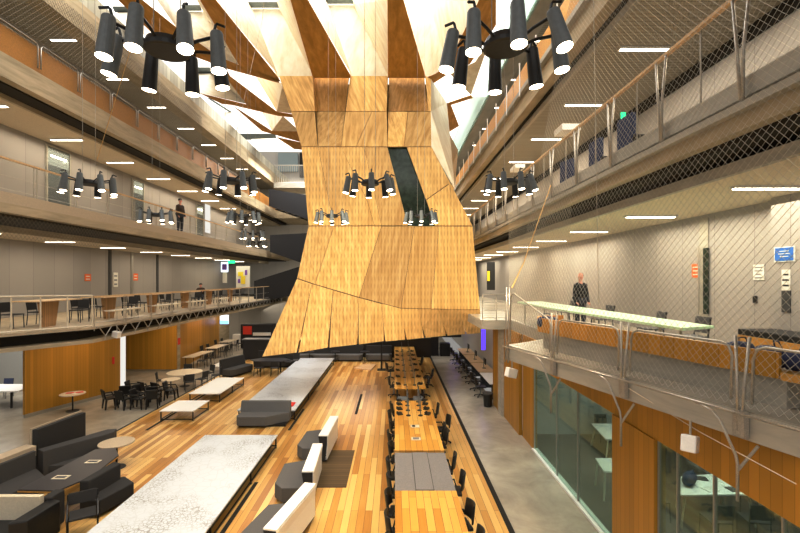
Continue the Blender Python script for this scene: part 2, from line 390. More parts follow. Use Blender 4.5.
# walls left
struct('wall_left', MB().box(LW-.1,LW,8,Y1,e(-1.6),e(1.65)), M['wall'])
struct('wall_left', MB().box(-14.4,-14.3,Y0,Y1,e(2.5),e(5.65)), M['wall'])
struct('wall_left', MB().box(-14.4,-14.3,Y0,Y1,e(6.5),e(9.6)), M['wall'])
# gallery slabs, right
def walk(Y): return 5.81-.29*Y
r1=[(9,1.0),(walk(1.0),1.0),(walk(10.7),10.7),(4.55,12.2),(4.55,17),(3.4,17),(3.4,Y1),(9,Y1)]
slab('floor', r1, -1.95,-1.62, M['concr'])
slab('floor', [(x+.02,y) for x,y in r1[:-1]]+[(9,Y1)], -1.62,-1.6, M['concfloor'])
slab('floor', [(9,Y0),(4.62,Y0),(4.62,Y1),(9,Y1)], 1.98,2.2, M['conc'])
slab('floor', [(9,Y0),(4.5,Y0),(4.5,Y1),(9,Y1)], 2.2,2.3, M['concr'])
slab('floor', [(9,Y0),(4.72,Y0),(4.72,Y1),(9,Y1)], 2.3,2.5, M['carpet'])
struct('trim_12', MB().box(4.66,4.78,Y0,Y1,e(2.42),e(2.68)), M['concr'])
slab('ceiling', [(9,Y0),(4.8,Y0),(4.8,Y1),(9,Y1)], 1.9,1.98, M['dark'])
struct('ceiling', MB().box(5.2,9,Y0,Y1,e(1.65),e(1.7)), M['ceilp'])
struct('trim_13', MB().box(5.16,5.26,Y0,Y1,e(1.6),e(1.78)), M['concr'])
slab('floor', [(9,Y0),(4.5,Y0),(4.5,Y1),(9,Y1)], 5.85,6.4, M['conc'])
slab('floor', [(9,Y0),(4.36,Y0),(4.36,Y1),(9,Y1)], 6.4,6.55, M['concr'])
struct('trim_14', MB().box(4.46,4.56,Y0,Y1,e(6.6),e(7.3)), M['orangeflat'])
struct('ceiling', MB().box(4.9,9,Y0,Y1,e(5.65),e(5.7)), M['ceil'])
struct('trim_15', MB().box(4.86,4.96,Y0,Y1,e(5.58),e(5.76)), M['concr'])
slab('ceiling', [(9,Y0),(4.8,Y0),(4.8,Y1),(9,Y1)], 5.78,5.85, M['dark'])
struct('ceiling', MB().box(4.7,9,Y0,Y1,e(9.6),e(9.75)), M['ceil'])
struct('beam_2', MB().box(4.7,5.3,Y0,Y1,e(9.0),e(9.9)), M['concr'])
struct('window_1', MB().box(4.58,4.64,Y0,Y1,e(9.0),e(10.8)), M['glasspale'])
for i,(a,b) in enumerate([(-1.6,1.65),(2.5,5.65),(6.5,9.6)]):
    struct('wall_right', MB().box(8.0,8.1,Y0 if i else 1,Y1,e(a),e(b)), M['wall'])
# dark band under the ceilings on the second gallery, right
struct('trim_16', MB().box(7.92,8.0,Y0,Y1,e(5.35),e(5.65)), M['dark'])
# end wall
struct('wall_back', MB().box(-24,9,Y1,Y1+.15,0,e(13.6)), M['wallback'])
struct('wall_left', MB().box(-24.1,-24,Y0,Y1,0,e(-1.6)), M['wallback'])

# ------------------------------------------------------------------ ground, left facade
def zwall(name, pa, pb, z0, z1, th, mat, kind=True):
    a=Vector((pa[0],pa[1],0)); b=Vector((pb[0],pb[1],0)); d=(b-a).normalized(); n=Vector((-d.y,d.x,0))*th
    mb=MB().prism([(a.x,a.y),(b.x,b.y),((b+n).x,(b+n).y),((a+n).x,(a+n).y)],z0,z1)
    return struct(name, mb, mat)
SO=e(-2.14)
zwall('wall_left',(-14.6,17.4),(-13.25,21.3),0.12,SO,.12,M['orange'])
zwall('baseboard_left',(-14.58,17.4),(-13.22,21.3),0,.14,.14,M['steel'])
zwall('wall_left',(-13.25,21.3),(-13.25,21.75),0,SO,.12,M['conc'])
zwall('wall_left',(-13.25,21.75),(-17.0,26.2),0,SO,.12,M['conc'])
zwall('wall_left',(-16.3,26.3),(-12.95,26.3),0.12,SO,-.12,M['orange'])
zwall('baseboard_left',(-16.3,26.25),(-12.9,26.25),0,.14,.14,M['steel'])
zwall('wall_left',(-12.95,26.3),(-12.97,26.7),0,SO,.12,M['conc'])
zwall('wall_left',(-12.97,26.7),(-14.3,36.0),0,SO,.12,M['orange'])
zwall('wall_left',(-14.3,36.0),(-14.6,39.0),0,SO,.12,M['conc'])
zwall('wall_left',(-14.6,39.0),(-9.0,46.0),0,SO,.12,M['wallback'])
c=MB().box(-13.28,-13.08,21.3,21.45,0,SO).build('lit_column',M['glow']); tag(c,'tall narrow white lit strip at the end of the orange timber wall','light column')
# room at the far left of the ground floor
struct('wall_left', MB().box(-22.1,-22,10,24,0,SO).box(-22,-15.6,23.0,23.1,0,SO), M['roomwall'])

# ------------------------------------------------------------------ ground, right facade
X=4.5
def fac(name, ya, yb, z0, z1, mat, x=X, th=.12): return struct(name, MB().box(x,x+th,ya,yb,z0,z1), mat)
ST=e(-1.95)
hd=2.74
fac('wall_right',Y0,14.2,hd,ST,M['orange'])
fac('wall_right',7.55,9.0,0,hd,M['orange'],x=4.46,th=.2)
fac('wall_right',14.2,15.4,0,ST,M['orange'])
fac('wall_right',15.5,17.6,0,ST,M['orange'],x=4.40)
fac('wall_right',17.6,18.2,0,ST,M['concr'],x=4.3)
fac('wall_right',18.2,19.4,0,ST,M['orange'],x=4.36)
fac('wall_right',19.4,Y1,0,ST,M['wallback'],x=5.4)
fac('trim_17',Y0,14.2,0,.05,M['white'],x=4.44,th=.2)
def window(n, ya, yb, mull):
    w=tag(MB().box(X+.02,X+.04,ya,yb,.05,hd).build('window_%d'%n,M['glassgreen']),kind='structure')
    for y in mull: MB().box(X,X+.05,y-.012,y+.012,.05,hd).build('mullion',M['steel'],w)
    return w
window(2,9.0,14.2,[9.05,10.8,12.2,14.15])
window(3,3.6,7.55,[7.5,7.0,6.2,5.1])
# rooms behind the glass
struct('floor', MB().box(4.52,10,Y0,16,-.1,0.0), M['roomfloor'])
struct('wall_right', MB().box(10,10.1,Y0,16,0,ST).box(4.65,10,15.6,15.7,0,ST).box(4.65,10,4.0,4.1,0,ST), M['roomwall'])
struct('ceiling', MB().box(4.65,10,Y0,15,ST-.05,ST-.01), M['sofit'])

# ------------------------------------------------------------------ roof coffers
zL,zH=e(9.6),e(13.3)
def V(t):
    z={'L':zL,'H':zH,'M':e(11.6)}[t[2]] if isinstance(t[2],str) else e(t[2])
    return atZ(t[0],t[1],z) if t[1]<270 else None
def rp(*pts): return [V(p if len(p)==3 else (p[0],p[1],'L')) for p in pts]
brown=[  # coffer faces turned from the skylights, in the shaded colour
 rp((200,0),(216,0),(278,77),(281,82),(239,65)), rp((200,0),(152,-80),(216,0)),
 rp((108,-10),(130,-10),(176,27),(220,57.5),(239,65),(279,80),(279,83),(228,69),(190,55),(155,36)),
 rp((290.5,0),(308,0),(352,78),(313,78)), rp((291,0),(265,-80),(308,0)),
 rp((387.5,0),(403.5,0),(426,78),(388,78)), rp((388,0),(386,-80),(403.5,0)),
 rp((479,0),(496,0),(496,25),(470,64),(448,74),(434,83),(427,77),(433,75),(447,67)),
 rp((479,0),(486,-60),(500,-60),(496,0)),
 rp((218,67),(226,68),(230,76),(277,111.6),(294,114.5),(297,118),(247,105)),
 rp((199,93),(247,104.5),(297,118),(279,116),(232,105),(222,104)),
 rp((232,105),(272,131),(300,131.5),(304,143),(276,135),(262,131)),
 rp((276,137),(304,143),(306,150),(294,149)),
 rp((447,103),(471,95),(473,98),(451,105),(459,126),(449,132)),
]
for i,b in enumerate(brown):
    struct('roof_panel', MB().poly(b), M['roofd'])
pale=[  # coffer faces towards the skylights, in the lit colour
 rp((185,11,'H'),(203,11,'H'),(239,65),(195,52)), rp((200,0),(203,11,'H'),(239,65)),
 rp((152,-80),(200,0),(203,11,'H'),(180,-40,'H')), rp((150,-10),(176,27),(195,52),(185,11,'H'),(165,-10,'H')),
 rp((130,12,'H'),(117,12,'H'),(128,27),(160,42)), 
 rp((277,77.5),(314,77.5),(279,8,'H'),(252,8,'H')), rp((216,0),(278,75),(252,8,'H'),(240,-10,'H')),
 rp((216,0),(240,-10,'H'),(220,-60,'H'),(152,-80)), rp((314,77.5),(291,0),(279,8,'H')), rp((291,0),(265,-80),(262,-40,'H'),(279,8,'H')),
 rp((351,77.5),(389,77.5),(353,4,'H'),(328,4,'H')), rp((308,0),(352,76),(328,4,'H'),(318,-12,'H')),
 rp((308,0),(318,-12,'H'),(295,-60,'H'),(265,-80)), rp((389,77.5),(388,0),(353,4,'H')), rp((388,0),(386,-80),(360,-40,'H'),(353,4,'H')),
 rp((425,77.5),(433,77),(447,67),(429,1,'H'),(404,1,'H')), rp((403.5,0),(404,1,'H'),(425.5,76)),
 rp((447,67),(479,0),(429,1,'H')), rp((479,0),(486,-60),(440,-40,'H'),(429,1,'H')),
 rp((403.5,0),(386,-80),(400,-40,'H'),(404,1,'H')),
 rp((256,77,'M'),(283,83),(294,114),(277,111.6)),
 rp((211,73,'H'),(192,73,'H'),(199,93),(247,104)), rp((211,73,'H'),(218,67),(247,104)),
 rp((262,112,'M'),(283,116),(300,131.5),(272,131)),
 rp((231,112,'H'),(218,112,'H'),(240,128),(262,131)),
 rp((251,139,'M'),(277,138,'M'),(294,149),(262,149)), rp((285,135,'M'),(299,136),(300,142)),
 rp((462,87,'M'),(471,95),(447,103)), rp((450,74),(475,62),(490,40),(471,95)),
]
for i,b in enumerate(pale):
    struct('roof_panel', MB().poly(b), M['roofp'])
struct('ceiling', MB().box(-11.2,4.6,Y0,8.2,zL,zL+.1), M['roofd'])  # unseen solid ceiling added near the camera to keep out sky light
# skylight frames
for a,b,y in [(184,202,7.5),(251,280,4.5),(327,354,0.5),(115,132,9),(190,212,70),(240,277,136.5)]:
    q=[atZ(a,y+3,zH),atZ(b,y+3,zH),atZ(b-2,y-3,zH),atZ(a-3,y-3,zH)]
    struct('window_frame', MB().poly([v+Vector((0,0,-.02)) for v in q]), M['skyframe'])
q=[atZ(207,98,zH),atZ(210,98,zH),atZ(232,112,zH),atZ(229,112,zH)]
struct('window_frame', MB().poly(q), M['skyframe'])

# ------------------------------------------------------------------ the hanging timber-clad volume
vol=thing('suspended_studio','large faceted plywood-clad studio hanging from the roof over the timber floor','hanging studio',(0,20.5,e(0)))
def S(px,py,Y): return atY(px,py,Y)
r=0.55
panels=[]
def pan(mat,*pts): panels.append((mat,[S(*p) for p in pts]))
slit=[None,327,326,335,331.5,329,327,326,324,None]
yA,yB,yC,yD=20.8,20.6,20.4,20.0
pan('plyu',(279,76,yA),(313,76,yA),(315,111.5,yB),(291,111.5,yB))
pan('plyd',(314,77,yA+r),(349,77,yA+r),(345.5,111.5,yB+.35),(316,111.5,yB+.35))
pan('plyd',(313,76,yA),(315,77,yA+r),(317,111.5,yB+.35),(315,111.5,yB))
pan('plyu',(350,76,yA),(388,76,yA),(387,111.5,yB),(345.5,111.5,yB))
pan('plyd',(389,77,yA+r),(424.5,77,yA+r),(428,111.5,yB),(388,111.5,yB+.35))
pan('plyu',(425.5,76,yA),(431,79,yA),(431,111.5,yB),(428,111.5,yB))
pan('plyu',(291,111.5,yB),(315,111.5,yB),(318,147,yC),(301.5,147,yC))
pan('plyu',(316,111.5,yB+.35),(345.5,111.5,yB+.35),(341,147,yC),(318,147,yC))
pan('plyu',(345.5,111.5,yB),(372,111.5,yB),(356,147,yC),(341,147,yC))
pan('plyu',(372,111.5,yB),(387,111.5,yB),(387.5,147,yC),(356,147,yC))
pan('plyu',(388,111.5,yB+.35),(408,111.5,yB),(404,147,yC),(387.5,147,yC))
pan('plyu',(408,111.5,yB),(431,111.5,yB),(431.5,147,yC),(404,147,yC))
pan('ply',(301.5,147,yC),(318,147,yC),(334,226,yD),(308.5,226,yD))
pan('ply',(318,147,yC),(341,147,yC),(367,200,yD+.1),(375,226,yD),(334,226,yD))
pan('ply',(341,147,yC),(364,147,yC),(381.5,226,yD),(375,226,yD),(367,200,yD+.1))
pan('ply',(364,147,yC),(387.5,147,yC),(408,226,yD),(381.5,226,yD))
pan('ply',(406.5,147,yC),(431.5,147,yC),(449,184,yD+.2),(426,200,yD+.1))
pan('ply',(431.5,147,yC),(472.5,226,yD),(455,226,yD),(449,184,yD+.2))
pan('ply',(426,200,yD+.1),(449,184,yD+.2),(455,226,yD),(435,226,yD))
yE=lambda px: 19.2+(px-297)/183*1.0
yF=lambda px: 17.9+(px-262)/218*2.9
top=[308.5,334,381.5,414.5,439,472.5]
mid=[(297,278.5),(315,284.5),(359,297.5),(401,308.5),(431,309),(480,309.5)]
for i in range(5):
    pan('ply',(top[i],226,yD),(top[i+1],226,yD),(mid[i+1][0],mid[i+1][1],yE(mid[i+1][0])),(mid[i][0],mid[i][1],yE(mid[i][0])))
bot=[(262,357),(297.5,353),(328.5,348),(358,344.8),(384.8,341.5),(406,339.7),(424.7,337.8),(446.6,335.6),(466,334),(480,333)]
def crease(px):
    for (a,b),(c,d) in zip(mid,mid[1:]):
        if px<=c: return b+(d-b)*(px-a)/(c-a)
    return mid[-1][1]
tops=[297,312,333,359,382,401,418,439,459,480]
for i in range(9):
    a,b=tops[i]+.0,tops[i+1]
    def side(i,g):
        bx,by=bot[i]
        if slit[i] is None: return [(bx,by,yF(bx))]
        t=(slit[i]-crease(tops[i]))/(by-crease(tops[i])); mx=tops[i]+(bx-tops[i])*t
        out=[(mx,slit[i],yE(tops[i])+(yF(bx)-yE(tops[i]))*t),(bx+g,by+.0,yF(bx))]
        return out
    R_=side(i+1,-.8); L_=side(i,.8)[::-1]
    pan('ply',(a,crease(a),yE(a)),(b,crease(b),yE(b)),*R_,*L_)
def inset(pts, d):
    c=sum(pts,Vector())/len(pts); out=[]
    n=len(pts)
    for p in pts:
        v=(c-p); out.append(p+v.normalized()*min(d,v.length*.3))
    return out
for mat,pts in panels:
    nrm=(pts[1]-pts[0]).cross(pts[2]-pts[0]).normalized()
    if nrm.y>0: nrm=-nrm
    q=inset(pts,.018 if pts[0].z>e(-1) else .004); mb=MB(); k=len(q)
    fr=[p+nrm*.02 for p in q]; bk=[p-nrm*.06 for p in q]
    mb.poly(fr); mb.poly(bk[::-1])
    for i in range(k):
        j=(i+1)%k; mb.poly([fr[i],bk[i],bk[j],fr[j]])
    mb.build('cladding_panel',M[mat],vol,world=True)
# window in the middle of the volume
w=MB().poly([S(387.5,147,yC+.15),S(406.5,147,yC+.15),S(435,226,yD+.15),S(408,226,yD+.15)]).build('studio_window',M['glassdark'],vol,world=True)
mb=MB()
for a,b,c,d in [((392,165),(414,165),yC,0),((401,200),(426,200),yC,0)]:
    mb.tube([S(a[0],a[1],yC+.1),S(b[0],b[1],yC+.1)],.035,4)
mb.build('window_bar',M['steel'],w).location=-vol.location
# carcass behind the cladding
mb=MB()
fp=[(279,76,yA),(431,76,yA),(431.5,147,yC),(472.5,226,yD),(480,309.5,yE(480)),(480,333,yF(480)),(262,357,yF(262)),(297,278.5,yE(297)),(308.5,226,yD),(301.5,147,yC),(291,111.5,yB)]
front=[S(a,b,y+.9) for a,b,y in fp]
for q in front: q.x*=(q.y-.9)/q.y; q.z=e(0)+(q.z-e(0))*(q.y-.9)/q.y
cxm=-.5
front=[Vector((cxm+(q.x-cxm)*.985,q.y,q.z)) for q in front]
back=[Vector((v.x*.95, 29.5,v.z)) for v in front]
mb.poly(back[::-1])
for i in range(len(front)):
    j=(i+1)%len(front); mb.poly([front[i],back[i],back[j],front[j]])
mb.build('studio_carcass',M['plyu'],vol,world=True)
mb=MB()  # dark joints behind the panels
for mat,pts in panels:
    nrm=(pts[1]-pts[0]).cross(pts[2]-pts[0]).normalized()
    if nrm.y>0: nrm=-nrm
    mb.poly([p-nrm*.07 for p in pts])
mb.build('cladding_backing',M['seam'],vol,world=True)
# side cheek seen at the upper end
mb=MB().poly([S(431,79,yA),S(447,103,24.2),S(448.5,176,24.0),S(455,190,yD+.3),S(431.5,147,yC),S(431,111.5,yB)])
mb.build('side_cheek',M['roofp'],vol,world=True)
MB().poly([S(448.5,132,24.1),S(448.5,176,24.0),S(455,190,23.6),S(458,150,26)]).build('side_cheek',M['lightply'],vol,world=True)

# ------------------------------------------------------------------ stairs and bridge at the far end
def flight(label, pa, pb, pc, pd, Y, landing):
    t=thing('stair_flight',label,'stairs',(S(*pa,Y).x,Y,S(*pa,Y).z),group='black-sided stair flights at the far end')
    for yy in (Y,Y+2.0):
        off=Vector((0,yy-Y,0))
        pts=[S(*p,Y)+off for p in (pa,pb,pc,pd)]
        mb=MB(); mb.poly(pts); mb.poly([p+Vector((0,.12,0)) for p in pts][::-1])
        for i in range(4):
            j=(i+1)%4; mb.poly([pts[i],pts[i]+Vector((0,.12,0)),pts[j]+Vector((0,.12,0)),pts[j]])
        mb.build('solid_balustrade',M['blackp'],t,world=True)
    a,b=S(*pd,Y),S(*pc,Y); n=12; mb=MB()
    for k in range(n):
        x0=a.x+(b.x-a.x)*k/n; x1=a.x+(b.x-a.x)*(k+1)/n; z=a.z+(b.z-a.z)*(k+.5)/n+.15
        mb.box(min(x0,x1),max(x0,x1),Y+.12,Y+2.0,z,z+.17)
    mb.build('steps',M['conc'],t,world=True)
flight('topmost black-sided stair flight sloping down behind the timber studio',(269,189),(345,201),(345,232),(269,206),38,0)
flight('middle black-sided stair flight at the gallery end, below the topmost one',(270,235),(345,231),(345,278),(270,252),38.6,0)
flight('lowest black-sided stair flight rising from the gallery with the cafe tables',(254,281),(345,252),(345,285),(254,303),35.4,0)
struct('floor', MB().box(-11.2,4.6,41,44,e(8.5),e(8.95)), M['concr'])
struct('floor', MB().box(-16,4.6,40,Y1,e(2.0),e(2.5)), M['conc'])
struct('floor', MB().box(-16,4.6,42,Y1,e(5.8),e(6.5)), M['conc'])
struct('floor', MB().box(-16,4.6,41,Y1,e(-2.0),e(-1.6)), M['conc'])
b=thing('bar_balustrade','grey vertical-bar balustrade across the bridge high at the far end','balustrade',(-11,41,e(8.95)))
MB().box(-11.2,4.6,41,41.06,e(10.55),e(10.65)).box(-11.2,4.6,41,41.06,e(8.97),e(9.03)).build('rail',M['steel'],b,world=True)
mb=MB()
for k in range(80): mb.box(-11.1+.2*k,-11.05+.2*k,41.01,41.05,e(9.0),e(10.6))
mb.build('bar',M['steel'],b,world=True)['kind']='stuff'
tag(MB().box(-12.3,-10.2,46.7,46.9,e(11.4),e(13.4)).build('window_4',M['skyframe']),kind='structure')
tag(MB().box(-10.0,-9.3,46.7,46.9,e(10.8),e(13.4)).build('window_5',M['dark']),kind='structure')

# ------------------------------------------------------------------ linear ceiling lights
def mk_strip():
    t=thing('linear_ceiling_light','x','ceiling light')
    MB().box(-.62,.62,-.045,.045,-.035,-.004).build('diffuser',M['stripl'],t)
    MB().box(-.66,.66,-.08,.08,-.02,.03).build('housing',M['white'],t)
    return t
strip=Proto(mk_strip)
def strips(x, z, ys, where):
    for i,y in enumerate(ys):
        strip.at((x,y,e(z)),0,'white linear ceiling light over the %s, %s from the camera'%(where,ORD[i]),'linear lights over the '+where)
strips(-14.5,1.62,[11.9+3.6*k for k in range(9)],'left cafe-table gallery')
strips(-13.2,5.62,[10.85+3.45*k for k in range(10)],'left middle gallery')
strips(-13.1,9.57,[14.15+3.45*k for k in range(9)],'left top gallery')
strips(6.65,1.62,[7.8+3.6*k for k in range(10)],'mint-table gallery')
strips(6.15,5.62,[7.3+3.45*k for k in range(10)],'right middle gallery')
strips(6.15,9.57,[14.2+3.45*k for k in range(6)],'right top gallery')

# ------------------------------------------------------------------ pendant clusters
R2=math.radians
def mk_cluster():
    t=thing('spotlight_cluster','x','pendant light')
    MB().lathe([(.0,.05),(.17,.05),(.19,.0),(.19,-.035),(.17,-.045),(.0,-.045)],seg=24).build('hub_disc',M['lampdark'],t,smooth=False)
    rnd=random.Random(3)
    for k in range(8):
        a=2*math.pi*k/8-.07; rr=.46
        c=Vector((rr*math.cos(a),rr*.9*math.sin(a),0))
        arm=MB().tube([(.16*math.cos(a),.16*math.sin(a),0),(c.x*.6,c.y*.6,.05),(c.x*.92,c.y*.92,.03+.05)],.014,6).tube([(c.x*.92,c.y*.92,.08),(c.x*.98,c.y*.98,.19),(c.x*1.0,c.y*1.0,.20),(c.x*1.16,c.y*1.16,.17)],.012,5).build('arm',M['black'],t)
        tilt=Matrix.Rotation(R2(rnd.uniform(2,16)),4,Vector((math.sin(a),-math.cos(a),0)))
        T=Matrix.Translation(c+Vector((0,0,.12)))@Matrix.Rotation(R2(-5),4,'X')@tilt
        dk = math.sin(a)>.2  # lamps at the back of the ring take the darker housing
        s=MB().lathe([(.0,.0),(.050,.0),(.055,-.012),(.068,-.36),(.064,-.36),(.060,-.33),(.0,-.33)],seg=20).xf(T).build('lamp_shade',M['lampdark' if dk else 'lampgrey'],t)
        MB().lathe([(.0,-.350),(.063,-.350),(.064,-.364),(.0,-.364)],seg=20).xf(T).build('lens',M['bulb'],s)
    mb=MB()
    for dx in (-.12,.12): mb.tube([(dx,0,.04),(dx,0,6.4)],.0045,4)
    mb.build('suspension_cable',M['steel'],t)
    return t
cl=Proto(mk_cluster)
hz=2.08
clist=[(167,48,'large nearest cluster of black can spotlights, at the upper left'),(505,45,'large nearest cluster of black can spotlights, right of the timber studio'),
 (89,183,'cluster of can spotlights hanging before the left middle gallery rail'),(231,181,'cluster of can spotlights halfway to the studio, left of it, above two smaller clusters'),
 (370,183,'cluster of can spotlights centred before the plywood studio face'),(509,182,'cluster of can spotlights just right of the studio, under the large right one'),
 (156,215,'small cluster of can spotlights against the left gallery beside the standing person'),(244,216,'small cluster of can spotlights directly above the two tiniest ones'),
 (332,216,'small cluster of can spotlights at the lower left of the studio upper face'),(421,216,'small cluster of can spotlights below the studio window'),
 (253,234,'tiny cluster of can spotlights, upper of the two by the black stairs'),(257,242.5,'tiny cluster of can spotlights, lower of the two by the black stairs')]
for i,(px,py,lab) in enumerate(clist):
    Y=F*hz/(CY-py)
    cl.at(((px-CX)*Y/F,Y,e(hz)-.0),[0,0.06,.3,.1,0.2,.4,.1,.25,.2,.05,.4,.3][i],lab,'clusters of can spotlights')

# ------------------------------------------------------------------ nets
def net(name,label,low,high,n,m,r,mat):
    """diamond wire net on the ruled surface low(t)-high(t)"""
    def P(i,j):
        t=i/n; a=low(t); b=high(t); return a+(b-a)*(j/m)
    mb=MB()
    for j in range(m):
        for i in range(n+1):
            o=.5 if j%2 else 0
            o2=.5 if (j+1)%2 else 0
            a=P(min(i+o,n),j)
            for s_ in (o2,o2-1) if o==0 else (0,1):
                k=i+s_
                if 0<=k<=n: 
                    mb.tube([a,P(min(k,n),j+1)],r,3,cap=False)
    o=mb.build(name,mat); tag(o,label,'safety net'); return o
net('safety_net','fine wire diamond safety net rising from the mint-table gallery edge near the camera',
    lambda t: Vector((walk(10.6-7.8*t)-.05,10.6-7.8*t,e(-1.55))), lambda t: Vector((4.35+.1*t,10.9-8.3*t,e(6.9))), 80,150,.0026,M['wire'])
net('safety_net','fine wire safety net between the right galleries beyond the brass edge cable',
    lambda t: Vector((4.45,11.3+5.6*t,e(-1.5))), lambda t: Vector((4.5,11.1+6.2*t,e(2.6))), 50,50,.003,M['wire'])
net('safety_net','dark wire safety net strung below the left middle gallery fascia',
    lambda t: Vector((-11.3,12+17*t,e(1.2))), lambda t: Vector((-11.25,12+17*t,e(2.3))), 110,14,.004,M['wired'])
net('safety_net','dark wire safety net hanging above the orange band of the left top gallery',
    lambda t: Vector((-11.15,8.5+17*t,e(7.2))), lambda t: Vector((-11.15,8.5+17*t,e(9.4))), 110,26,.004,M['wired'])
def cable(label, pts, r, mat, nm='edge_cable'):
    o=MB().tube(pts,r,5).build(nm,mat); return tag(o,label,'cable')
cable('thick brass-coloured edge cable of the net by the gallery corner post',[atY(512,288,10.6),atY(524,262,10.8),atY(537,225,11.1),atY(551,185,11.6)],.016,M['gold'])
cable('thin pale cable stretched diagonally under the large left spotlight cluster',[atY(97,160,10.8),atY(131,48,10.2),atY(150,-40,9)],.008,M['gold'])
cable('thin pale cable crossing from the left galleries to the roof panels',[atY(235,140,17),atY(262,20,17),atY(268,-30,16)],.009,M['wire'])
cable('thin vertical seam cable running up the near wire net',[Vector((4.3,9.25,e(-.5))),Vector((4.2,9.3,e(6.9)))],.008,M['wire'])
cable('thin taut cable sloping below the mint-table gallery edge',[atY(628,388,7.0),atY(700,432,6),atY(796,484,4.6)],.007,M['cream'])

# ------------------------------------------------------------------ right walkway balustrade
ux=Vector((-.29,1,0)).normalized()   # along the edge, away from the camera
nx=Vector((-1,-.29,0)).normalized()  # outward over the atrium
def Q(Y,z,out=0): 
    p=Vector((walk(Y),Y,e(z)))+nx*out; return p
posts=[10.58,8.88,7.13,5.37,3.6,1.9]
names=['at the far corner','second from the far corner','in the middle of the run','beside the blue bags','nearest the camera, cut by the frame']
for i in range(5):
    a,b=posts[i],posts[i+1]
    t=thing('guard_rail_bay','bent tube guard rail bay of the mint-table gallery, '+names[i],'guard rail',(walk((a+b)/2),(a+b)/2,e(-1.6)),group='tube guard rail bays of the mint-table gallery')
    za=-.34 if i==0 else -.80; zb=-.80
    mb=MB(); c=.10
    mb.tube([Q(a-.12,-1.5,.02),Q(a-.12,za-.15,.0),Q(a-.16,za-.04),Q(a-.25,za),Q(b+.25,zb),Q(b+.16,zb-.04),Q(b+.12,zb-.15),Q(b+.12,-1.5,.02)],.017,8)
    mb.build('handrail_loop',M['steel'],t,world=True,smooth=True)
    for s_ in (-.05,.05):
        MB().tube([Q(b+s_*.4,-1.85,.04),Q(b+s_*.8,-1.3,.03),Q(b+s_*1.6,zb+.10,-.0)],.018,8).build('post',M['steel'],t,world=True,smooth=True)
    if i==0:
        for s_ in (-.06,.06): MB().tube([Q(a+s_,-2.0,.04),Q(a+s_,-.2,0)],.018,8).build('post',M['steel'],t,world=True,smooth=True)
    MB().tube([Q(a-.05,-1.60,.18),Q(b+.45,-1.60,.18),Q(b+.2,-1.62,.10),Q(b,-1.64,.02)],.017,8).build('lower_rail',M['steel'],t,world=True,smooth=True)
    br=MB().tube([Q(b+.45,-1.62,.16),Q(b+.25,-1.66,.17),Q(b+.16,-1.74,.16),Q(b+.02,-2.15,.08),Q(b+.0,-2.25,.08),Q(b,-2.7,.08)],.018,8).build('bracket',M['steel'],t,world=True,smooth=True)
    MB().tube([Q(b+.0,-2.32,.07),Q(b-.16,-1.98,-.02)],.018,8).build('strut',M['steel'],br).location=-t.location
    MB().box(-.03,.03,-.09,.09,-.32,0).xf(Matrix.Translation(Q(b,-1.6,.03))).build('fixing_plate',M['steel'],t,world=True)

t=thing('gallery_end_rail','pale steel rail across the far projecting end of the mint-table gallery','guard rail',(3.95,17,e(-1.6)))
MB().tube([(3.42,17,e(-.6)),(4.5,17,e(-.6))],.025,6).build('handrail',M['steel'],t,world=True)
for z in (-1.5,-1.2,-.9): MB().tube([(3.42,17,e(z)),(4.5,17,e(z))],.01,4).build('wire_rail',M['steel'],t,world=True)
for x in (3.42,3.95,4.5): MB().tube([(x,17,e(-1.6)),(x,17,e(-.6))],.02,6).build('post',M['steel'],t,world=True)
# ------------------------------------------------------------------ bench, mint table, chairs, person, bags on the gallery
bdir=ux
def bench(label, Ya, Yb, off, back, group):
    a=Q(Ya,-1.6,-off); b=Q(Yb,-1.6,-off); L=(b-a).length
    d=(b-a).normalized(); ang=math.atan2(d.y,d.x)
    t=thing('timber_bench',label,'bench',tuple(a),ang,group)
    # local x runs towards the camera, local y is inwards to the wall
    MB().box(0,L,.0,.55,.40,.46).build('seat',M['orangeflat'],t,bevel=.01)
    if back: MB().box(0,L,-.05,.0,.40,.68).build('backrest',M['orange'],t,bevel=.006)
    else: MB().box(0,L,-.05,.0,.38,.47).build('apron',M['orangeflat'],t)
    for x in (.3,L-.3):
        MB().tube([(x,.02,.02),(x,.02,.38),(x,.5,.38),(x,.5,.02)],.022,6).tube([(x,.02,.02),(x,.5,.02)],.022,6).build('leg',M['steel'],t)
    return t
t=thing('timber_bench','long curved orange timber bench with back behind the tube guard rails','bench',tuple(Q(8,-1.6,-.5)),0,'orange timber benches behind the guard rail')
def off(Y,o): 
    p=Q(Y,0,-o); return (p.x,p.y)
cur_o=[off(5.25,.42),off(7.2,.42),off(9.2,.42),off(10.1,.48),off(10.45,.72),off(10.55,1.1),off(10.55,1.5)]
def shift(c,d):
    out=[]
    for i,(x,y) in enumerate(c):
        a=Vector(c[max(i-1,0)]); b=Vector(c[min(i+1,len(c)-1)]); n=(b-a).normalized(); out.append((x+n.y*d,y-n.x*d))
    return out
def ribbon(c,d0,d1,z0,z1):
    a=shift(c,d0); b=shift(c,d1); mb=MB()
    for i in range(len(c)-1): mb.prism([a[i],a[i+1],b[i+1],b[i]],z0,z1)
    return mb
ribbon(cur_o,0,.05,e(-1.22),e(-.90)).build('backrest',M['orange'],t,world=True)
ribbon(cur_o,.05,.55,e(-1.18),e(-1.13)).build('seat',M['orangeflat'],t,world=True)
ribbon(cur_o,.14,.5,e(-1.6),e(-1.19)).build('plinth',M['concr'],t,world=True)
bench('low backless orange timber bench running out of the frame at the right edge',5.2,3.4,.42,False,'orange timber benches behind the guard rail')
t=thing('mint_table','long tapered pale mint green table along the right gallery','table',(5.1,11,e(-1.6)))
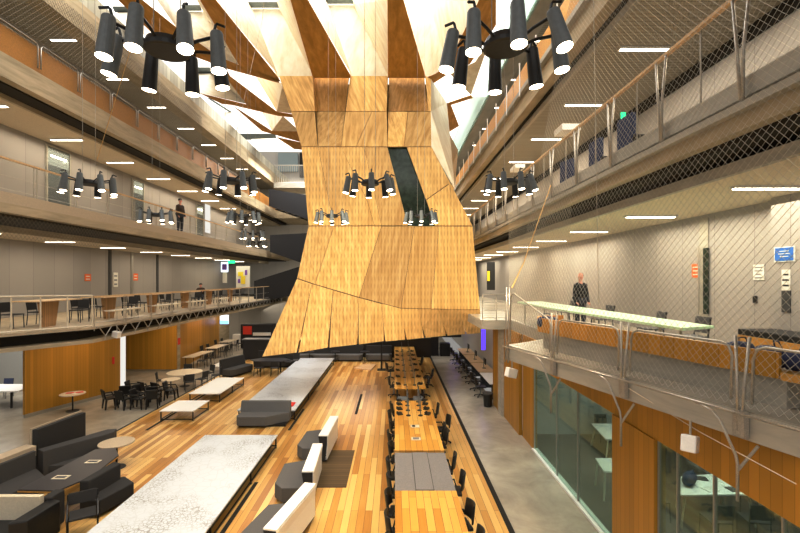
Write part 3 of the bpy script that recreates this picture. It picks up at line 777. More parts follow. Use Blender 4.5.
MB().prism([(5.55,16.6),(5.75,7.9),(4.95,7.55),(4.54,12.9),(4.6,16.4)],e(-.89),e(-.84)).build('tabletop',M['mint'],t,world=True)
for x,y in [(4.7,15.8),(5.4,15.8),(4.75,12.0),(5.45,12),(5.2,8.6),(5.6,8.6)]:
    MB().tube([(x,y,e(-1.6)),(x,y,e(-.88))],.025,6).build('leg',M['steel'],t,world=True)
def mk_chair(seatm,legm,name='side_chair'):
    t=thing(name,'x','chair')
    MB().box(-.22,.22,-.22,.22,.43,.46).build('seat',M[seatm],t,bevel=.012)
    MB().extr([(.20,.52),(.23,.52),(.27,.84),(.24,.84)],'x',-.2,.2).build('backrest',M[seatm],t)
    for sx in (-.2,.2):
        MB().tube([(sx,-.2,.43),(sx,-.22,0)],.014,5).build('leg',M[legm],t)
        MB().tube([(sx,.27,.84),(sx,.2,.43),(sx,.24,0)],.014,5).build('leg',M[legm],t)
    return t
gc=Proto(lambda: mk_chair('greyf','black'))
for i,(x,y,rz) in enumerate([(6.0,8.9,-1.57),(6.0,10.3,-1.7),(6.0,12.7,-1.5),(6.0,15.4,-1.6)]):
    gc.at((x,y,e(-1.6)),rz,'grey side chair on the wall side of the mint table, %s from the camera'%ORD[i],'grey chairs along the mint table')
def mk_bag():
    t=thing('duffel_bag','x','bag')
    mb=MB().tube([(-.24,0,.14),(-.2,0,.14),(0,0,.145),(.2,0,.14),(.24,0,.14)],[.05,.12,.14,.12,.05],12); mb.build('bag_body',M['navy'],t,smooth=True)
    MB().tube([(-.1,-.1,.22),(-.06,-.06,.34),(.06,-.06,.34),(.1,-.1,.22)],.01,5).build('strap',M['bluef'],t)
    return t
bag=Proto(mk_bag)
for i,(px,py,Y,l) in enumerate([(727,347,5.9,'navy fabric bag on the end of the longest orange bench'),(748,349,5.5,'navy fabric bag slumped over the bench end by the post'),(766,365,5.1,'small navy bundle on the low backless orange bench'),(523,306,10.0,'dark grey-blue cushion bag on the far corner bench')]):
    p=atY(px,py,Y); z={0:-1.14,1:-1.14,2:-1.14,3:-1.14}[i]
    q=Q(Y,z,-.68); bag.at(tuple(q),.3+i,l,'navy bags on the orange benches')

# people
def skin_body(name, joints, edges, radii, mat, parent, sub=1):
    me=bpy.data.meshes.new(name); me.from_pydata([tuple(j) for j in joints],edges,[]); me.materials.append(mat)
    o=bpy.data.objects.new(name,me); C.objects.link(o); o.parent=parent
    m=o.modifiers.new('skin','SKIN'); 
    for i,r_ in enumerate(radii): me.skin_vertices[0].data[i].radius=(r_,r_) if not isinstance(r_,tuple) else r_
    me.skin_vertices[0].data[0].use_root=True
    s=o.modifiers.new('sub','SUBSURF'); s.levels=sub; s.render_levels=sub
    for p in me.polygons: p.use_smooth=True
    return o
def person(label, loc, rz, seated=False, top='cloth', hair=True, h=1.76):
    t=thing('person',label,'person',loc,rz)
    s=h/1.76
    if not seated:
        pel=(0,0,.95); J=[(0,0,.95),(0,-.01,1.15),(0,0,1.38),(0,.0,1.50),(0,-.02,1.62),(0,-.02,1.70),
          (.10,0,.90),(.11,-.01,.50),(.11,.02,.08),(.12,-.12,.03),(-.10,0,.90),(-.11,-.01,.50),(-.11,.02,.08),(-.12,-.12,.03),
          (.165,.0,1.37),(.22,-.01,1.10),(.21,-.10,.90),(.205,-.14,.84),(-.165,.0,1.37),(-.22,-.01,1.10),(-.21,-.10,.90),(-.205,-.14,.84)]
    else:
        J=[(0,0,.50),(0,-.02,.72),(0,-.06,.92),(0,-.08,1.03),(0,-.12,1.14),(0,-.13,1.22),
          (.10,-.03,.48),(.12,-.42,.48),(.12,-.42,.08),(.12,-.54,.03),(-.10,-.03,.48),(-.12,-.42,.48),(-.12,-.42,.08),(-.12,-.54,.03),
          (.19,-.06,.94),(.26,-.14,.72),(.16,-.38,.76),(.12,-.45,.76),(-.19,-.06,.94),(-.26,-.14,.72),(-.16,-.38,.76),(-.12,-.45,.76)]
    J=[Vector(j)*s for j in J]
    Ed=[(0,1),(1,2),(2,3),(3,4),(4,5),(0,6),(6,7),(7,8),(8,9),(0,10),(10,11),(11,12),(12,13),(2,14),(14,15),(15,16),(16,17),(2,18),(18,19),(19,20),(20,21)]
    R=[.10,.10,.10,.045,.075,.068,.085,.06,.04,.035,.085,.06,.04,.035,.06,.042,.032,.03,.06,.042,.032,.03]
    body=skin_body('body',J,Ed,R,M['skin'],t,2)
    # hands: five short fingers each
    for hi,wr in ((17,16),(21,20)):
        d=(J[hi]-J[wr]).normalized(); side=d.cross(Vector((0,0,1)))
        if side.length<.1: side=Vector((1,0,0))
        side.normalize(); mb=MB()
        for k in range(4):
            p=J[hi]+side*(.018*(k-1.5)); ln=[.07,.08,.075,.06][k]
            mb.tube([p,p+d*ln*.55,p+d*ln*.9-Vector((0,0,.02))],[.009,.008,.006],6)
        p=J[hi]-d*.02+side*.03; mb.tube([p,p+side*.025+d*.02,p+side*.03+d*.05],[.01,.009,.007],6)
        mb.build('fingers',M['skin'],body,smooth=True)
    hc=J[5]-Vector((0,0,.03))
    MB().ball(hc+Vector((0,.005,-.005)),(.078,.092,.115),16,12).build('head_surface',M['skin'],body,smooth=True)
    mb=MB().ball(hc+Vector((0,-.088,-.01)),(.014,.02,.018),8,6).ball(hc+Vector((.078,.01,-.01)),(.012,.02,.03),8,6).ball(hc+Vector((-.078,.01,-.01)),(.012,.02,.03),8,6)
    mb.build('nose_and_ears',M['skin'],body,smooth=True)
    MB().ball(hc+Vector((.03,-.08,.02)),.01,8,6).ball(hc+Vector((-.03,-.08,.02)),.01,8,6).build('eyes',M['hair'],body)
    MB().box(hc.x-.025,hc.x+.025,hc.y-.088,hc.y-.078,hc.z-.052,hc.z-.044).build('mouth',M['signred'],body)
    if hair: MB().ball(hc+Vector((0,.02,.045)),(.098,.10,.085),14,8).build('hair',M['hair'],t,smooth=True)
    # clothes as slightly wider shells
    idx=[0,1,2,3,14,15,16,17,18,19,20,21]; mp_={k:i for i,k in enumerate(idx)}
    skin_body('shirt',[J[k] for k in idx],[(mp_[a],mp_[b]) for a,b in Ed if a in mp_ and b in mp_],[R[k]+(.065 if k<3 else .022 if k==3 else .024 if k in (14,15,18,19) else .010) for k in idx],M[top],t,2)
    idx=[0,6,7,8,10,11,12]; mp_={k:i for i,k in enumerate(idx)}
    skin_body('trousers',[J[k] for k in idx],[(mp_[a],mp_[b]) for a,b in Ed if a in mp_ and b in mp_],[R[k]+(.05 if k==0 else .022) for k in idx],M['jeans'],t,2)
    mb=MB()
    for k in (8,12): mb.ball(J[k]+Vector((0,-.07,-.035*s)),(.05,.13,.045),10,6)
    mb.build('shoes',M['black'],t,smooth=True)
    return t
person('standing person in black with a shaved head behind the mint table',(5.93,14.0,e(-1.6)),.25,hair=False,h=1.78)
person('standing person in dark brown at the left middle gallery rail',(-11.62,23.9,e(2.5)),1.2,top='clothb',h=1.85)
person('seated person in dark clothing working at a cafe table on the left gallery',(-13.0,29.6,e(-1.6)),.4,seated=True,top='clothb')
def mk_stool():
    t=mk_chair('darkf','black','cafe_chair'); return t
cafe=Proto(mk_stool)
cafe.at((-13.0,29.65,e(-1.6)),.4,'dark cafe chair under the seated person on the left gallery','dark cafe chairs on the left gallery')

# ------------------------------------------------------------------ signs on the right gallery wall
def sign(name,label,cat,x0,x1,y0,y1,z0,z1,mat,marks=(),mm='paper'):
    t=MB().box(x0,x1,y0,y1,z0,z1).build(name,M[mat]); tag(t,label,cat)
    return t
def lines_x(parent,x,y0,y1,z0,z1,rows,mat,frac=.8):
    """rows of small print on a sign that faces the atrium"""
    mb=MB(); rnd=random.Random(int(y0*100))
    h=(z1-z0)/(rows*2+1)
    for k in range(rows):
        z=z1-h*(2*k+2); w=(y1-y0)*frac*rnd.uniform(.6,1); yc=(y0+y1)/2
        mb.box(x-.004,x,yc-w/2,yc+w/2,z,z+h*.6)
    return mb.build('print',M[mat],parent)
xw=8.0
def wy(px): return F*xw/(px-CX)
def wz(py,Y): return e((CY-py)*Y/F)
o=sign('notice','orange notice fixed on the right gallery wall beside the door','notice',xw-.02,xw,wy(701),wy(692.5),wz(277.5,11.6),wz(264,11.6),'signor'); lines_x(o,xw-.02,wy(701),wy(692.5),wz(277,11.6),wz(264,11.6),3,'paper')
o=sign('notice','white sheet notice above the black door reader on the right gallery','notice',xw-.02,xw,wy(765),wy(754),wz(280,9.65),wz(264.5,9.65),'paper'); lines_x(o,xw-.02,wy(765),wy(754),wz(280,9.65),wz(264.5,9.65),4,'greytop')
o=sign('card_reader','small black card reader on the grey right gallery wall','card reader',xw-.04,xw,wy(757.5),wy(754.5),wz(303,9.7),wz(296,9.7),'black')
door=thing('door_1','x','door'); 
for k in ('label','category'): del door[k]
door['kind']='structure'
MB().box(xw-.03,xw,wy(709),wy(700.5),e(-1.6),wz(218,11.3)).build('frame',M['concr'],door)
MB().box(xw-.05,xw-.03,wy(710),wy(705),wz(314,11.2),wz(248,11.2)).build('pane',M['glassdark'],door)
MB().tube([(xw-.09,wy(702),wz(314,11.4)),(xw-.09,wy(702),wz(248,11.4))],.02,6).build('handle',M['steel'],door)
struct('wall_right', MB().box(7.9,8.0,7.9,9.3,e(-1.6),e(1.65)), M['wall'])
def cy(px): return F*7.7/(px-CX)
struct('wall_right', MB().box(7.7,8.0,cy(800)-2,cy(771),e(-1.6),e(1.65)), M['wall'])
xw=7.7
Ys=8.5
o=sign('direction_sign','blue rectangular sign with white border on the right gallery wall','sign',xw-.02,xw,wy(795.5),wy(775),wz(261.5,8.55),wz(247,8.75),'paper')
MB().box(xw-.026,xw-.02,wy(794.5),wy(776),wz(260.5,8.55),wz(248,8.75)).build('blue_face',M['signbl'],o)
lines_x(o,xw-.026,wy(794),wy(777),wz(258,8.6),wz(249,8.7),3,'paper',.75)
o=sign('notice','white and dark grey tall notice below the blue sign','notice',xw-.02,xw,wy(791),wy(782.5),wz(290.5,8.6),wz(269.5,8.6),'paper'); lines_x(o,xw-.02,wy(791),wy(782.5),wz(289,8.6),wz(270,8.6),3,'darkf')
o=sign('notice','dark grey plate at the bottom of the tall notice under the blue sign','notice',xw-.02,xw,wy(791),wy(782.5),wz(312.5,8.6),wz(291,8.6),'darkf2')
t=thing('orange_ottoman','low orange timber seat block with black cushion below the blue sign','seat',(7.3,8.4,e(-1.6)))
MB().box(6.95,7.68,7.5,8.9,e(-1.6),e(-1.12)).build('plinth',M['orangeflat'],t,world=True,bevel=.01)
MB().box(6.95,7.68,7.5,8.9,e(-1.12),e(-1.0)).build('cushion',M['black'],t,world=True,bevel=.02)
# white document box and spotlight fittings
def mk_spot():
    t=thing('floodlight','x','floodlight')
    MB().box(-.12,.12,-.09,.09,-.2,.02).xf(Matrix.Rotation(.25,4,'Y')).build('housing',M['white'],t,bevel=.02)
    MB().tube([(0,0,.0),(0,0,.22)],.015,6).build('bracket',M['steel'],t)
    return t
sp=Proto(mk_spot)
p=atY(512,369,10.4); sp.at(tuple(p),.3,'white box floodlight hanging under the right gallery corner','white box floodlights')
p=atY(117,332,15.6); sp.at(tuple(p),-.2,'white box floodlight hanging under the left gallery edge','white box floodlights')
p=Q(5.95,-2.12,.1); sp.at((p.x,p.y,p.z),.8,'white box floodlight under the right gallery near the meeting room glass','white box floodlights')

# ------------------------------------------------------------------ left galleries: rails
def mk_loop():
    t=thing('tube_rail','x','guard rail')
    MB().tube([(0,.06,-.65),(0,.06,.02),(0,.14,.1),(0,1.62,.1),(0,1.69,.02),(0,1.69,-.65)],.022,6).build('loop',M['steel'],t,smooth=True)
    return t
loop=Proto(mk_loop)
for i in range(16):
    loop.at((-11.12,8.55+1.75*i,e(7.25)),0,'bent tube rail loop of the left top gallery, %s from the camera'%ORD[i],'rail loops of the left top gallery')
def mk_bay():
    t=thing('gallery_rail','x','guard rail')
    MB().box(-.04,.04,0,1.75,.98,1.03).build('handrail',M['lightply'],t)
    for y in (.05,1.68): MB().tube([(0,y,-.15),(0,y,.99)],.016,5).build('post',M['steel'],t)
    MB().tube([(0,0,.12),(0,1.75,.12)],.008,4).tube([(0,0,.5),(0,1.75,.5)],.006,4).build('wire_rail',M['steel'],t)
    return t
bay=Proto(mk_bay)
for i in range(18):
    bay.at((-11.28,8.6+1.75*i,e(2.5)),0,'timber-topped rail bay of the left middle gallery, %s from the camera'%ORD[i],'rail bays of the left middle gallery')
for i in range(14):
    bay.at((-10.08,14.75+1.75*i,e(-1.6)),0,'timber-topped rail bay of the left cafe-table gallery, %s from the camera'%ORD[i],'rail bays of the left cafe-table gallery')
# near chamfer of the left lower gallery
t=thing('corner_guard_rail','white steel tube guard rail around the angled near corner of the left gallery','guard rail',(-11,13.4,e(-1.6)))
A=Vector((-10.05,14.65,0)); B=Vector((-11.6,12.3,0)); D=Vector((-12.4,9.2,0))
def up(v,z): return Vector((v.x,v.y,e(z)))
MB().tube([up(A,-.55),up(B,-.5),up(D,-.5)],.03,6).build('handrail',M['cream'],t,world=True)
MB().tube([up(A,-1.55),up(B,-1.55),up(D,-1.55)],.03,6).build('lower_rail',M['cream'],t,world=True)
for k in range(5):
    v=A.lerp(B,k/4); MB().tube([up(v,-1.6),up(v,-.55)],.022,6).build('post',M['cream'],t,world=True)
MB().tube([up(B,-1.6),Vector((-10.9,11.6,e(-2.9)))],.035,6).build('brace',M['cream'],t,world=True)
def mk_truss():
    t=thing('edge_truss','x','truss')
    MB().box(-.05,.03,0,1.75,-.06,0).build('top_chord',M['steel'],t)
    for y in (.0,.875):
        MB().tube([(.03,y+.12,-.05),(.03,y+.43,-.36),(.03,y+.75,-.05)],.018,5).tube([(.03,y+.43,-.36),(-.0,y+.43,-.5)],.018,5).build('strut',M['steel'],t)
    return t
tr=Proto(mk_truss)
for i in range(14):
    tr.at((-9.98,14.75+1.75*i,e(-1.6)),0,'steel truss bay under the left cafe-table gallery edge, %s from the camera'%ORD[i],'truss bays of the left cafe-table gallery')

# left lower gallery furniture
def mk_vtable():
    t=thing('cafe_table','x','table')
    MB().box(-.45,.45,-1.0,1.0,.86,.9).build('tabletop',M['lightply'],t,bevel=.01)
    MB().extr([(-.25,0),(.25,0),(.42,.86),(-.42,.86)],'x',-.05,.05).build('leg',striped('slatted_ply_leg',(.50,.30,.14),(.22,.12,.05),.09,1,sharp=4),t)
    return t
vt=Proto(mk_vtable)
for i,(x,y) in enumerate([(-11.7,14.9),(-11.6,17.9),(-11.6,21.1),(-11.6,24.4),(-11.7,27.8),(-11.7,31.4)]):
    vt.at((x,y,e(-1.6)),0,'plywood cafe table on V-shaped leg on the left gallery, %s from the camera'%ORD[i],'plywood cafe tables on the left gallery')
    for k,(dx,dy,rz) in enumerate([(-.75,-.55,-1.57),(-.75,.5,-1.57),(.0,1.45,3.14)]):
        cafe.at((x+dx,y+dy,e(-1.6)),rz+math.pi if k<2 else 0,'dark cafe chair at the %s left gallery table from the camera, %s'%(ORD[i],['wall side, nearer','wall side, farther','at its far end'][k]),'dark cafe chairs on the left gallery')
def mk_lbench():
    t=thing('slim_bench','x','bench')
    MB().box(-.2,.2,-.9,.9,.38,.43).build('seat',M['cream'],t,bevel=.01)
    for y in (-.7,.7): MB().tube([(-.15,y,.38),(-.15,y,.01),(.15,y,.01),(.15,y,.38)],.015,5).build('leg',M['steel'],t)
    return t
lb=Proto(mk_lbench)
for i,y in enumerate([17.3,20.5,23.7,27]):
    lb.at((-10.6,y,e(-1.6)),0,'slim pale bench along the left gallery rail, %s from the camera'%ORD[i],'slim benches by the left gallery rail')
# left wall items on the cafe gallery
def lwall(name,label,cat,px0,px1,py0,py1,mat,xx=-16.0,rows=0):
    ya=F*xx/(px0-CX); yb=F*xx/(px1-CX); ym=(ya+yb)/2
    o=MB().box(xx,xx+.03,ya,yb,e((CY-py1)*ym/F),e((CY-py0)*ym/F)).build(name,M[mat]); tag(o,label,cat)
    if rows:
        mb=MB(); 
        z0,z1=e((CY-py1)*ym/F),e((CY-py0)*ym/F); h=(z1-z0)/(2*rows+1)
        for k in range(rows): mb.box(xx+.03,xx+.036,ya+(yb-ya)*.15,yb-(yb-ya)*.2,z0+h*(2*k+1),z0+h*(2*k+1.7))
        mb.build('print',M['paper' if mat!='paper' else 'greytop'],o)
    return o
lwall('notice','orange notice on the left gallery wall before the first door seam','notice',84.5,90.5,274,281,'signor',rows=2)
lwall('notice','orange notice on the left gallery wall just beyond the bright door post','notice',133,137.5,273.5,280.5,'signor',rows=2)
lwall('notice','white tall door notice between the two orange notices','notice',113,117.5,272.5,287,'paper',rows=3)
for i,px in enumerate([109.5,131.5,157]):
    y=F*-16/(px-CX); struct('trim_%d'%(20+i), MB().box(-16,-15.94,y-.1,y+.1,e(-1.6),e(1.65)), M['darkf2' if i!=1 else 'steel'])
# windows on left middle and top galleries
def lwin(n,xx,px0,px1,z0,z1):
    ya=F*xx/(px0-CX); yb=F*xx/(px1-CX)
    w=tag(MB().box(xx,xx+.04,ya,yb,e(z0),e(z1)).build('window_%d'%n,M['winglass']),kind='structure')
    MB().box(xx,xx+.07,ya-.05,ya+.03,e(z0),e(z1)).box(xx,xx+.07,yb-.03,yb+.05,e(z0),e(z1)).box(xx,xx+.07,ya,yb,e(z1)-.05,e(z1)).build('frame',M['concr'],w)
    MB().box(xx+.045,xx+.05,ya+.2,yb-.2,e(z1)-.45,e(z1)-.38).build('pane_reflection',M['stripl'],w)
for n,(xx,a,b,z0,z1) in enumerate([(-14.3,46,69,3.2,5.55),(-14.3,132,143,3.2,5.5),(-14.3,196,203,3.0,5.5),(-14.3,0,12,7.6,9.3),(-14.3,89,106,7.6,9.3),(-14.3,160,170,7.6,9.3)]):
    lwin(6+n,xx,a,b,z0,z1)
o=lwall('lit_doorway','bright white lit doorway at the far end of the left middle gallery','doorway',205,210,203,233,'glow',xx=-14.2)
# screens and posters at the far end of the left
def face(name,label,cat,px0,px1,py0,py1,Y,mat):
    a=S(px0,py1,Y); b=S(px1,py0,Y)
    o=MB().box(a.x,b.x,Y,Y+.05,a.z,b.z).build(name,M[mat]); return tag(o,label,cat)
o=face('wall_screen','small purple and white screen at the far end of the left cafe gallery','screen',221,228,262,272,40,'screenw')
MB().prism([(S(222,0,40).x,39.99),(S(227,0,40).x,39.99),(S(226,0,40).x,39.98)],S(0,270,40).z,S(0,264,40).z).build('picture',M['purple'],o)
face('notice_board','white notice board below the small purple screen at the far end','notice board',222.5,227,272,283,40,'paper')
o=face('exit_sign','green glowing exit sign hanging at the far end of the left cafe gallery','exit sign',228,235,260.5,263.5,39,'green')
o=face('poster','white poster with yellow and purple shapes at the far left end','poster',236,250,266,288,40.5,'paper')
for px0,px1,py0,py1,m in [(238,243,272,276,'yellow'),(241,245,276,284,'yellow'),(245,247,270,275,'purple'),(238,240,279,283,'purple')]:
    a=S(px0,py1,40.45); b=S(px1,py0,40.45); MB().box(a.x,b.x,40.44,40.5,a.z,b.z).build('print_shape',M[m],o)
o=face('wall_screen','blue and white screen on the ground floor beyond the orange walls','screen',220,228.5,315,324,35.5,'screenw')
a=S(220,324,35.5); b=S(228.5,319,35.5); MB().box(a.x,b.x,35.47,35.5,a.z,b.z-.1).build('picture',M['screen'],o)
face('poster','dark framed poster on the grey wall beyond the blue ground floor screen','poster',238,245,318,323,43,'darkf2')
tag(MB().box(-12.95,-12.93,26.36,26.62,1.55,1.95).build('notice',M['signred']),'small red notice on the concrete pier between the orange walls','notice')
face('notice','small red notice on the concrete pier beside the lit strip','notice',110.5,114,357,364,20.9,'signred')
o=face('wall_panel_display','yellow and dark display board seen through the net at the far right','display board',487,495,262,290,30,'darkf')
a=S(487.5,281,29.9); b=S(490,271,29.9); MB().box(a.x,b.x,29.95,29.99,a.z,b.z).build('yellow_print',M['yellow'],o)
face('wall_screen','tall purple glowing screen at the far right under the studio corner','screen',481.5,485.5,328,350,23.5,'screenp')

# ------------------------------------------------------------------ right middle gallery rails and things
def mk_rbay():
    t=thing('net_post_bay','x','guard rail')
    MB().box(-.04,.04,0,1.75,1.28,1.33).build('handrail',M['lightply'],t)
    for dy in (-.04,.06): MB().tube([(-.03,dy*.3,-.2),(-.05,dy,.5),(-.02,dy*3,1.3)],.022,6).build('post',M['steel'],t,smooth=True)
    MB().tube([(.05,.9,0),(.05,.9,1.28)],.014,5).build('baluster',M['steel'],t)
    return t
rb=Proto(mk_rbay)
for i in range(16):
    rb.at((4.62,4.05+1.75*i,e(2.5)),0,'timber-topped steel rail bay of the right middle gallery, %s from the camera'%ORD[i],'rail bays of the right middle gallery')
def mk_pin():
    t=thing('rail_post','x','rail post')
    MB().tube([(0,0,-.55),(0,0,.55)],.022,6).build('post',M['white'],t)
    MB().lathe([(.0,.55),(.03,.55),(.03,.6),(.0,.61)],seg=8).build('cap',M['white'],t)
    return t
pn=Proto(mk_pin)
for i in range(14):
    pn.at((4.34,8.2+1.75*i,e(6.85)),0,'slim white rail post of the right top gallery, %s from the camera'%ORD[i],'white rail posts of the right top gallery')
def mk_work():
    t=thing('armchair','x','armchair')
    MB().box(-.3,.3,-.3,.3,.15,.44).build('seat',M['bluef'],t,bevel=.04)
    MB().box(-.3,.3,.22,.34,.3,1.15).build('backrest',M['bluef'],t,bevel=.04)
    for x in (-.34,.28): MB().box(x,x+.06,-.28,.3,.1,.65).build('armrest',M['darkf'],t,bevel=.02)
    for x in (-.24,.24):
        for y in (-.24,.24): MB().tube([(x,y,.15),(x,y,0)],.015,5).build('leg',M['steel'],t)
    return t
wk=Proto(mk_work)
for i,(x,y,rz) in enumerate([(5.5,9.9,1.6),(5.6,11.6,1.6),(5.6,13.6,1.9)]):
    wk.at((x,y,e(2.5)),rz,'blue high-backed seat on the right middle gallery, %s from the camera'%ORD[i],'blue seats on the right middle gallery')
t=thing('counter','dark-fronted counter with timber base on the right middle gallery','counter',(6.6,10.5,e(2.5)))
MB().box(6.3,6.9,8.9,12.4,e(2.5),e(3.5)).build('counter_body',M['lightply'],t,world=True,bevel=.01)
MB().box(6.2,7.0,8.8,12.5,e(3.5),e(3.56)).build('counter_top',M['darktop'],t,world=True)
o=face('exit_sign','green exit sign on the right middle gallery behind the net','exit sign',621.5,626,112,119,11.4,'green')
o=MB().box(5.35,5.95,14.0,14.7,e(4.75),e(4.95)).build('ceiling_unit',M['white']); tag(o,'white rectangular air unit hanging from the right middle gallery ceiling','air unit')
o=MB().box(4.85,5.25,17.6,18.4,e(2.35+2.1),e(2.5+2.1)).build('ceiling_unit',M['white']); tag(o,'second white air unit farther along the right middle gallery','air unit')

# ------------------------------------------------------------------ low white platforms and map tables
def platform(name,label,cat,x0,x1,y0,y1,z,topm,th=.04,leg='black',group=None,skirt=None,legs_y=None):
    t=thing(name,label,cat,((x0+x1)/2,(y0+y1)/2,0),0,group)
    MB().box(x0,x1,y0,y1,z-th,z).build('tabletop',M[topm],t,world=True,bevel=.004)
    ys=legs_y or [y0+.05,y1-.05]
    for y in ys:
        for x in (x0+.04,x1-.04): MB().box(x-.018,x+.018,y-.018,y+.018,0,z-th).build('leg',M[leg],t,world=True)
    mb=MB()
    for x in (x0+.04,x1-.04): mb.box(x-.015,x+.015,y0+.03,y1-.03,.05,.08)
    for y in (y0+.05,y1-.05): mb.box(x0+.03,x1-.03,y-.015,y+.015,.05,.08)
    mb.build('base_frame',M[leg],t,world=True)
    if skirt: MB().box(x0+.15,x1-.15,y0+.15,y1-.15,.09,z-th-.06).build('drawer_box',M[skirt],t,world=True)
    return t
platform('map_table','long low white map table nearest the camera, printed with a grey street map','table',-6.18,-3.8,6.6,14.4,.4,'map',skirt='black',legs_y=[6.7,9.2,11.8,14.3],group='long white map tables')
platform('map_table','long low white map table farther back, behind the grey sofa','table',-6.1,-3.85,17.1,28.4,.4,'map',skirt='darkf2',legs_y=[17.2,20,22.8,25.6,28.3],group='long white map tables')
platform('low_table','square white low table on thin black legs, nearer of the two by the left edge','table',-9.07,-7.75,17.0,18.5,.4,'white',group='white low tables')
platform('low_table','longer white low table on thin black legs behind the square one','table',-9.15,-7.75,19.6,22.8,.4,'white',legs_y=[19.65,21.2,22.75],group='white low tables')
o=MB().box(-4.55,-4.05,17.6,18.1,.4,.44).build('leaflet',M['signred']); tag(o,'small red printed leaflet on the far map table by the grey sofa','leaflet')

# grey sofa facing the camera at the far map table
t=thing('grey_sofa','grey angular sofa facing the camera at the end of the far map table','sofa',(-4.9,16.6,0))
MB().prism([(-5.85,16.35),(-5.75,16.2),(-4.75,16.2),(-4.0,16.75),(-4.0,17.0),(-5.85,17.0)],.08,.42).build('seat',M['greyf'],t,world=True,bevel=.02)
MB().extr([(16.82,.40),(16.95,.80),(17.08,.80),(17.08,.1),(16.82,.1)],'x',-5.88,-3.98).build('backrest',M['greyf'],t,world=True,bevel=.02)
MB().box(-5.8,-4.05,16.4,16.95,0,.08).build('plinth',M['black'],t,world=True)
# white-backed seats
def whiteseat(label, a, b, w=.27):
    """back board runs from a (near) to b (far); the seat is on the -x side"""
    a=Vector((*a,0)); b=Vector((*b,0)); L=(b-a).length; ang=math.atan2(b.y-a.y,b.x-a.x)
    t=thing('white_backed_seat',label,'sofa',tuple(a),ang,'grey seats with white back boards')
    # local x along the back, local +y = away to the left of the run (the seat)
    MB().extr([(0,.80),(.27,.80),(.20,.42),(.20,.05),(.02,.05)],'x',0,L).build('backrest',M['darkf'],t,bevel=.01)
    MB().box(-.01,L+.01,-.02,.26,.795,.83).build('top_board',M['white'],t,bevel=.004)
    MB().extr([(-.03,.79),(-.0,.79),(-.0,.1),(.06,.1)],'x',.0,L).build('back_board',M['white'],t)
    MB().prism([(.02,.2),(L-.02,.2),(L-.35,.98),(.3,.98),(.02,.75)],.06,.42).build('seat',M['greyf'],t,bevel=.02)
    MB().prism([(.1,.2),(L-.1,.2),(L-.4,.9),(.35,.9),(.1,.7)],0,.06).build('plinth',M['black'],t)
    return t
whiteseat('farthest of three grey seats with white back boards beside the floor grate',(-2.0,13.15),(-1.92,15.0))
whiteseat('middle of three grey seats with white back boards beside the floor grate',(-1.98,10.7),(-2.05,12.5))
whiteseat('nearest of three grey seats with white back boards, cut by the frame bottom',(-2.2,8.2),(-1.8,10.05))

# ------------------------------------------------------------------ long work tables
def worktable(label,y0,y1,top,z=.75):
    t=thing('long_work_table',label,'table',(.7,(y0+y1)/2,0),group='long tables in line under the studio')
    MB().box(.02,1.4,y0,y1,z-.07,z).build('tabletop',M[top],t,world=True,bevel=.008)
    for y in (y0+.3,y1-.3):
        for x in (.15,1.25): MB().box(x-.04,x+.04,y-.04,y+.04,0,z-.07).build('leg',M['black'],t,world=True)
    return t
worktable('orange timber work table at the bottom of the frame, nearest the camera',6.4,9.88,'tabletop')
gt=worktable('grey topped work table between two orange timber ones',9.93,12.12,'greytop',.72)
MB().box(.5,.9,9.95,12.1,.72,.735).build('cable_tray_lid',M['greytop'],gt,world=True)
MB().box(.49,.50,9.95,12.1,.715,.737).box(.9,.91,9.95,12.1,.715,.737).build('cable_tray_joint',M['black'],gt,world=True)
worktable('orange timber work table second from the camera with power outlets',12.2,17.2,'tabletop')
worktable('orange timber work table farthest away, reaching under the studio',19.2,31.5,'tabletop')
# sockets and trays
for i,(px,py) in enumerate([(415,426),(416,438.5)]):
    p=atZ(px,py,.76); t=thing('desk_outlet','square %s recessed desk outlet on the second orange work table'%['dark','pale'][i],'desk outlet',(p.x,p.y,.75),group='desk outlets')
    MB().box(-.14,.14,-.12,.12,0,.012).build('plate',M['cream'],t)
    MB().box(-.09,.09 if i else .0,-.07,.07,.012,.02).build('socket',M['black' if i==0 else 'greytop'],t)
def mk_monitor():
    t=thing('monitor','x','monitor')
    MB().box(-.26,.26,-.02,.02,.22,.52).build('screen',M['black'],t,bevel=.01)
    MB().tube([(0,.02,.3),(0,.06,.25),(0,.06,.02)],.018,6).build('stand',M['lampgrey'],t)
    MB().box(-.11,.11,-.05,.13,.0,.015).build('base',M['black'],t,bevel=.004)
    return t
def mk_lampd():
    t=thing('desk_lamp','x','desk lamp')
    MB().lathe([(0,0),(.08,0),(.075,.02),(0,.02)],seg=14).build('base',M['black'],t)
    MB().tube([(0,0,.02),(0,.02,.62)],.012,6).build('pole',M['lampgrey'],t)
    MB().tube([(0,.02,.62),(.0,-.22,.66)],.02,6).build('lamp_head',M['black'],t)
    return t
dl=Proto(mk_lampd)
def mk_kit():
    t=thing('desk_phone','x','phone')
    MB().extr([(-.1,0),(.1,0),(.1,.06),(-.1,.02)],'x',-.09,.09).build('body',M['black'],t)
    MB().box(-.09,-.04,-.1,.1,.06,.085).build('handset',M['darkf'],t,bevel=.008)
    return t
kit=Proto(mk_kit)
k=0
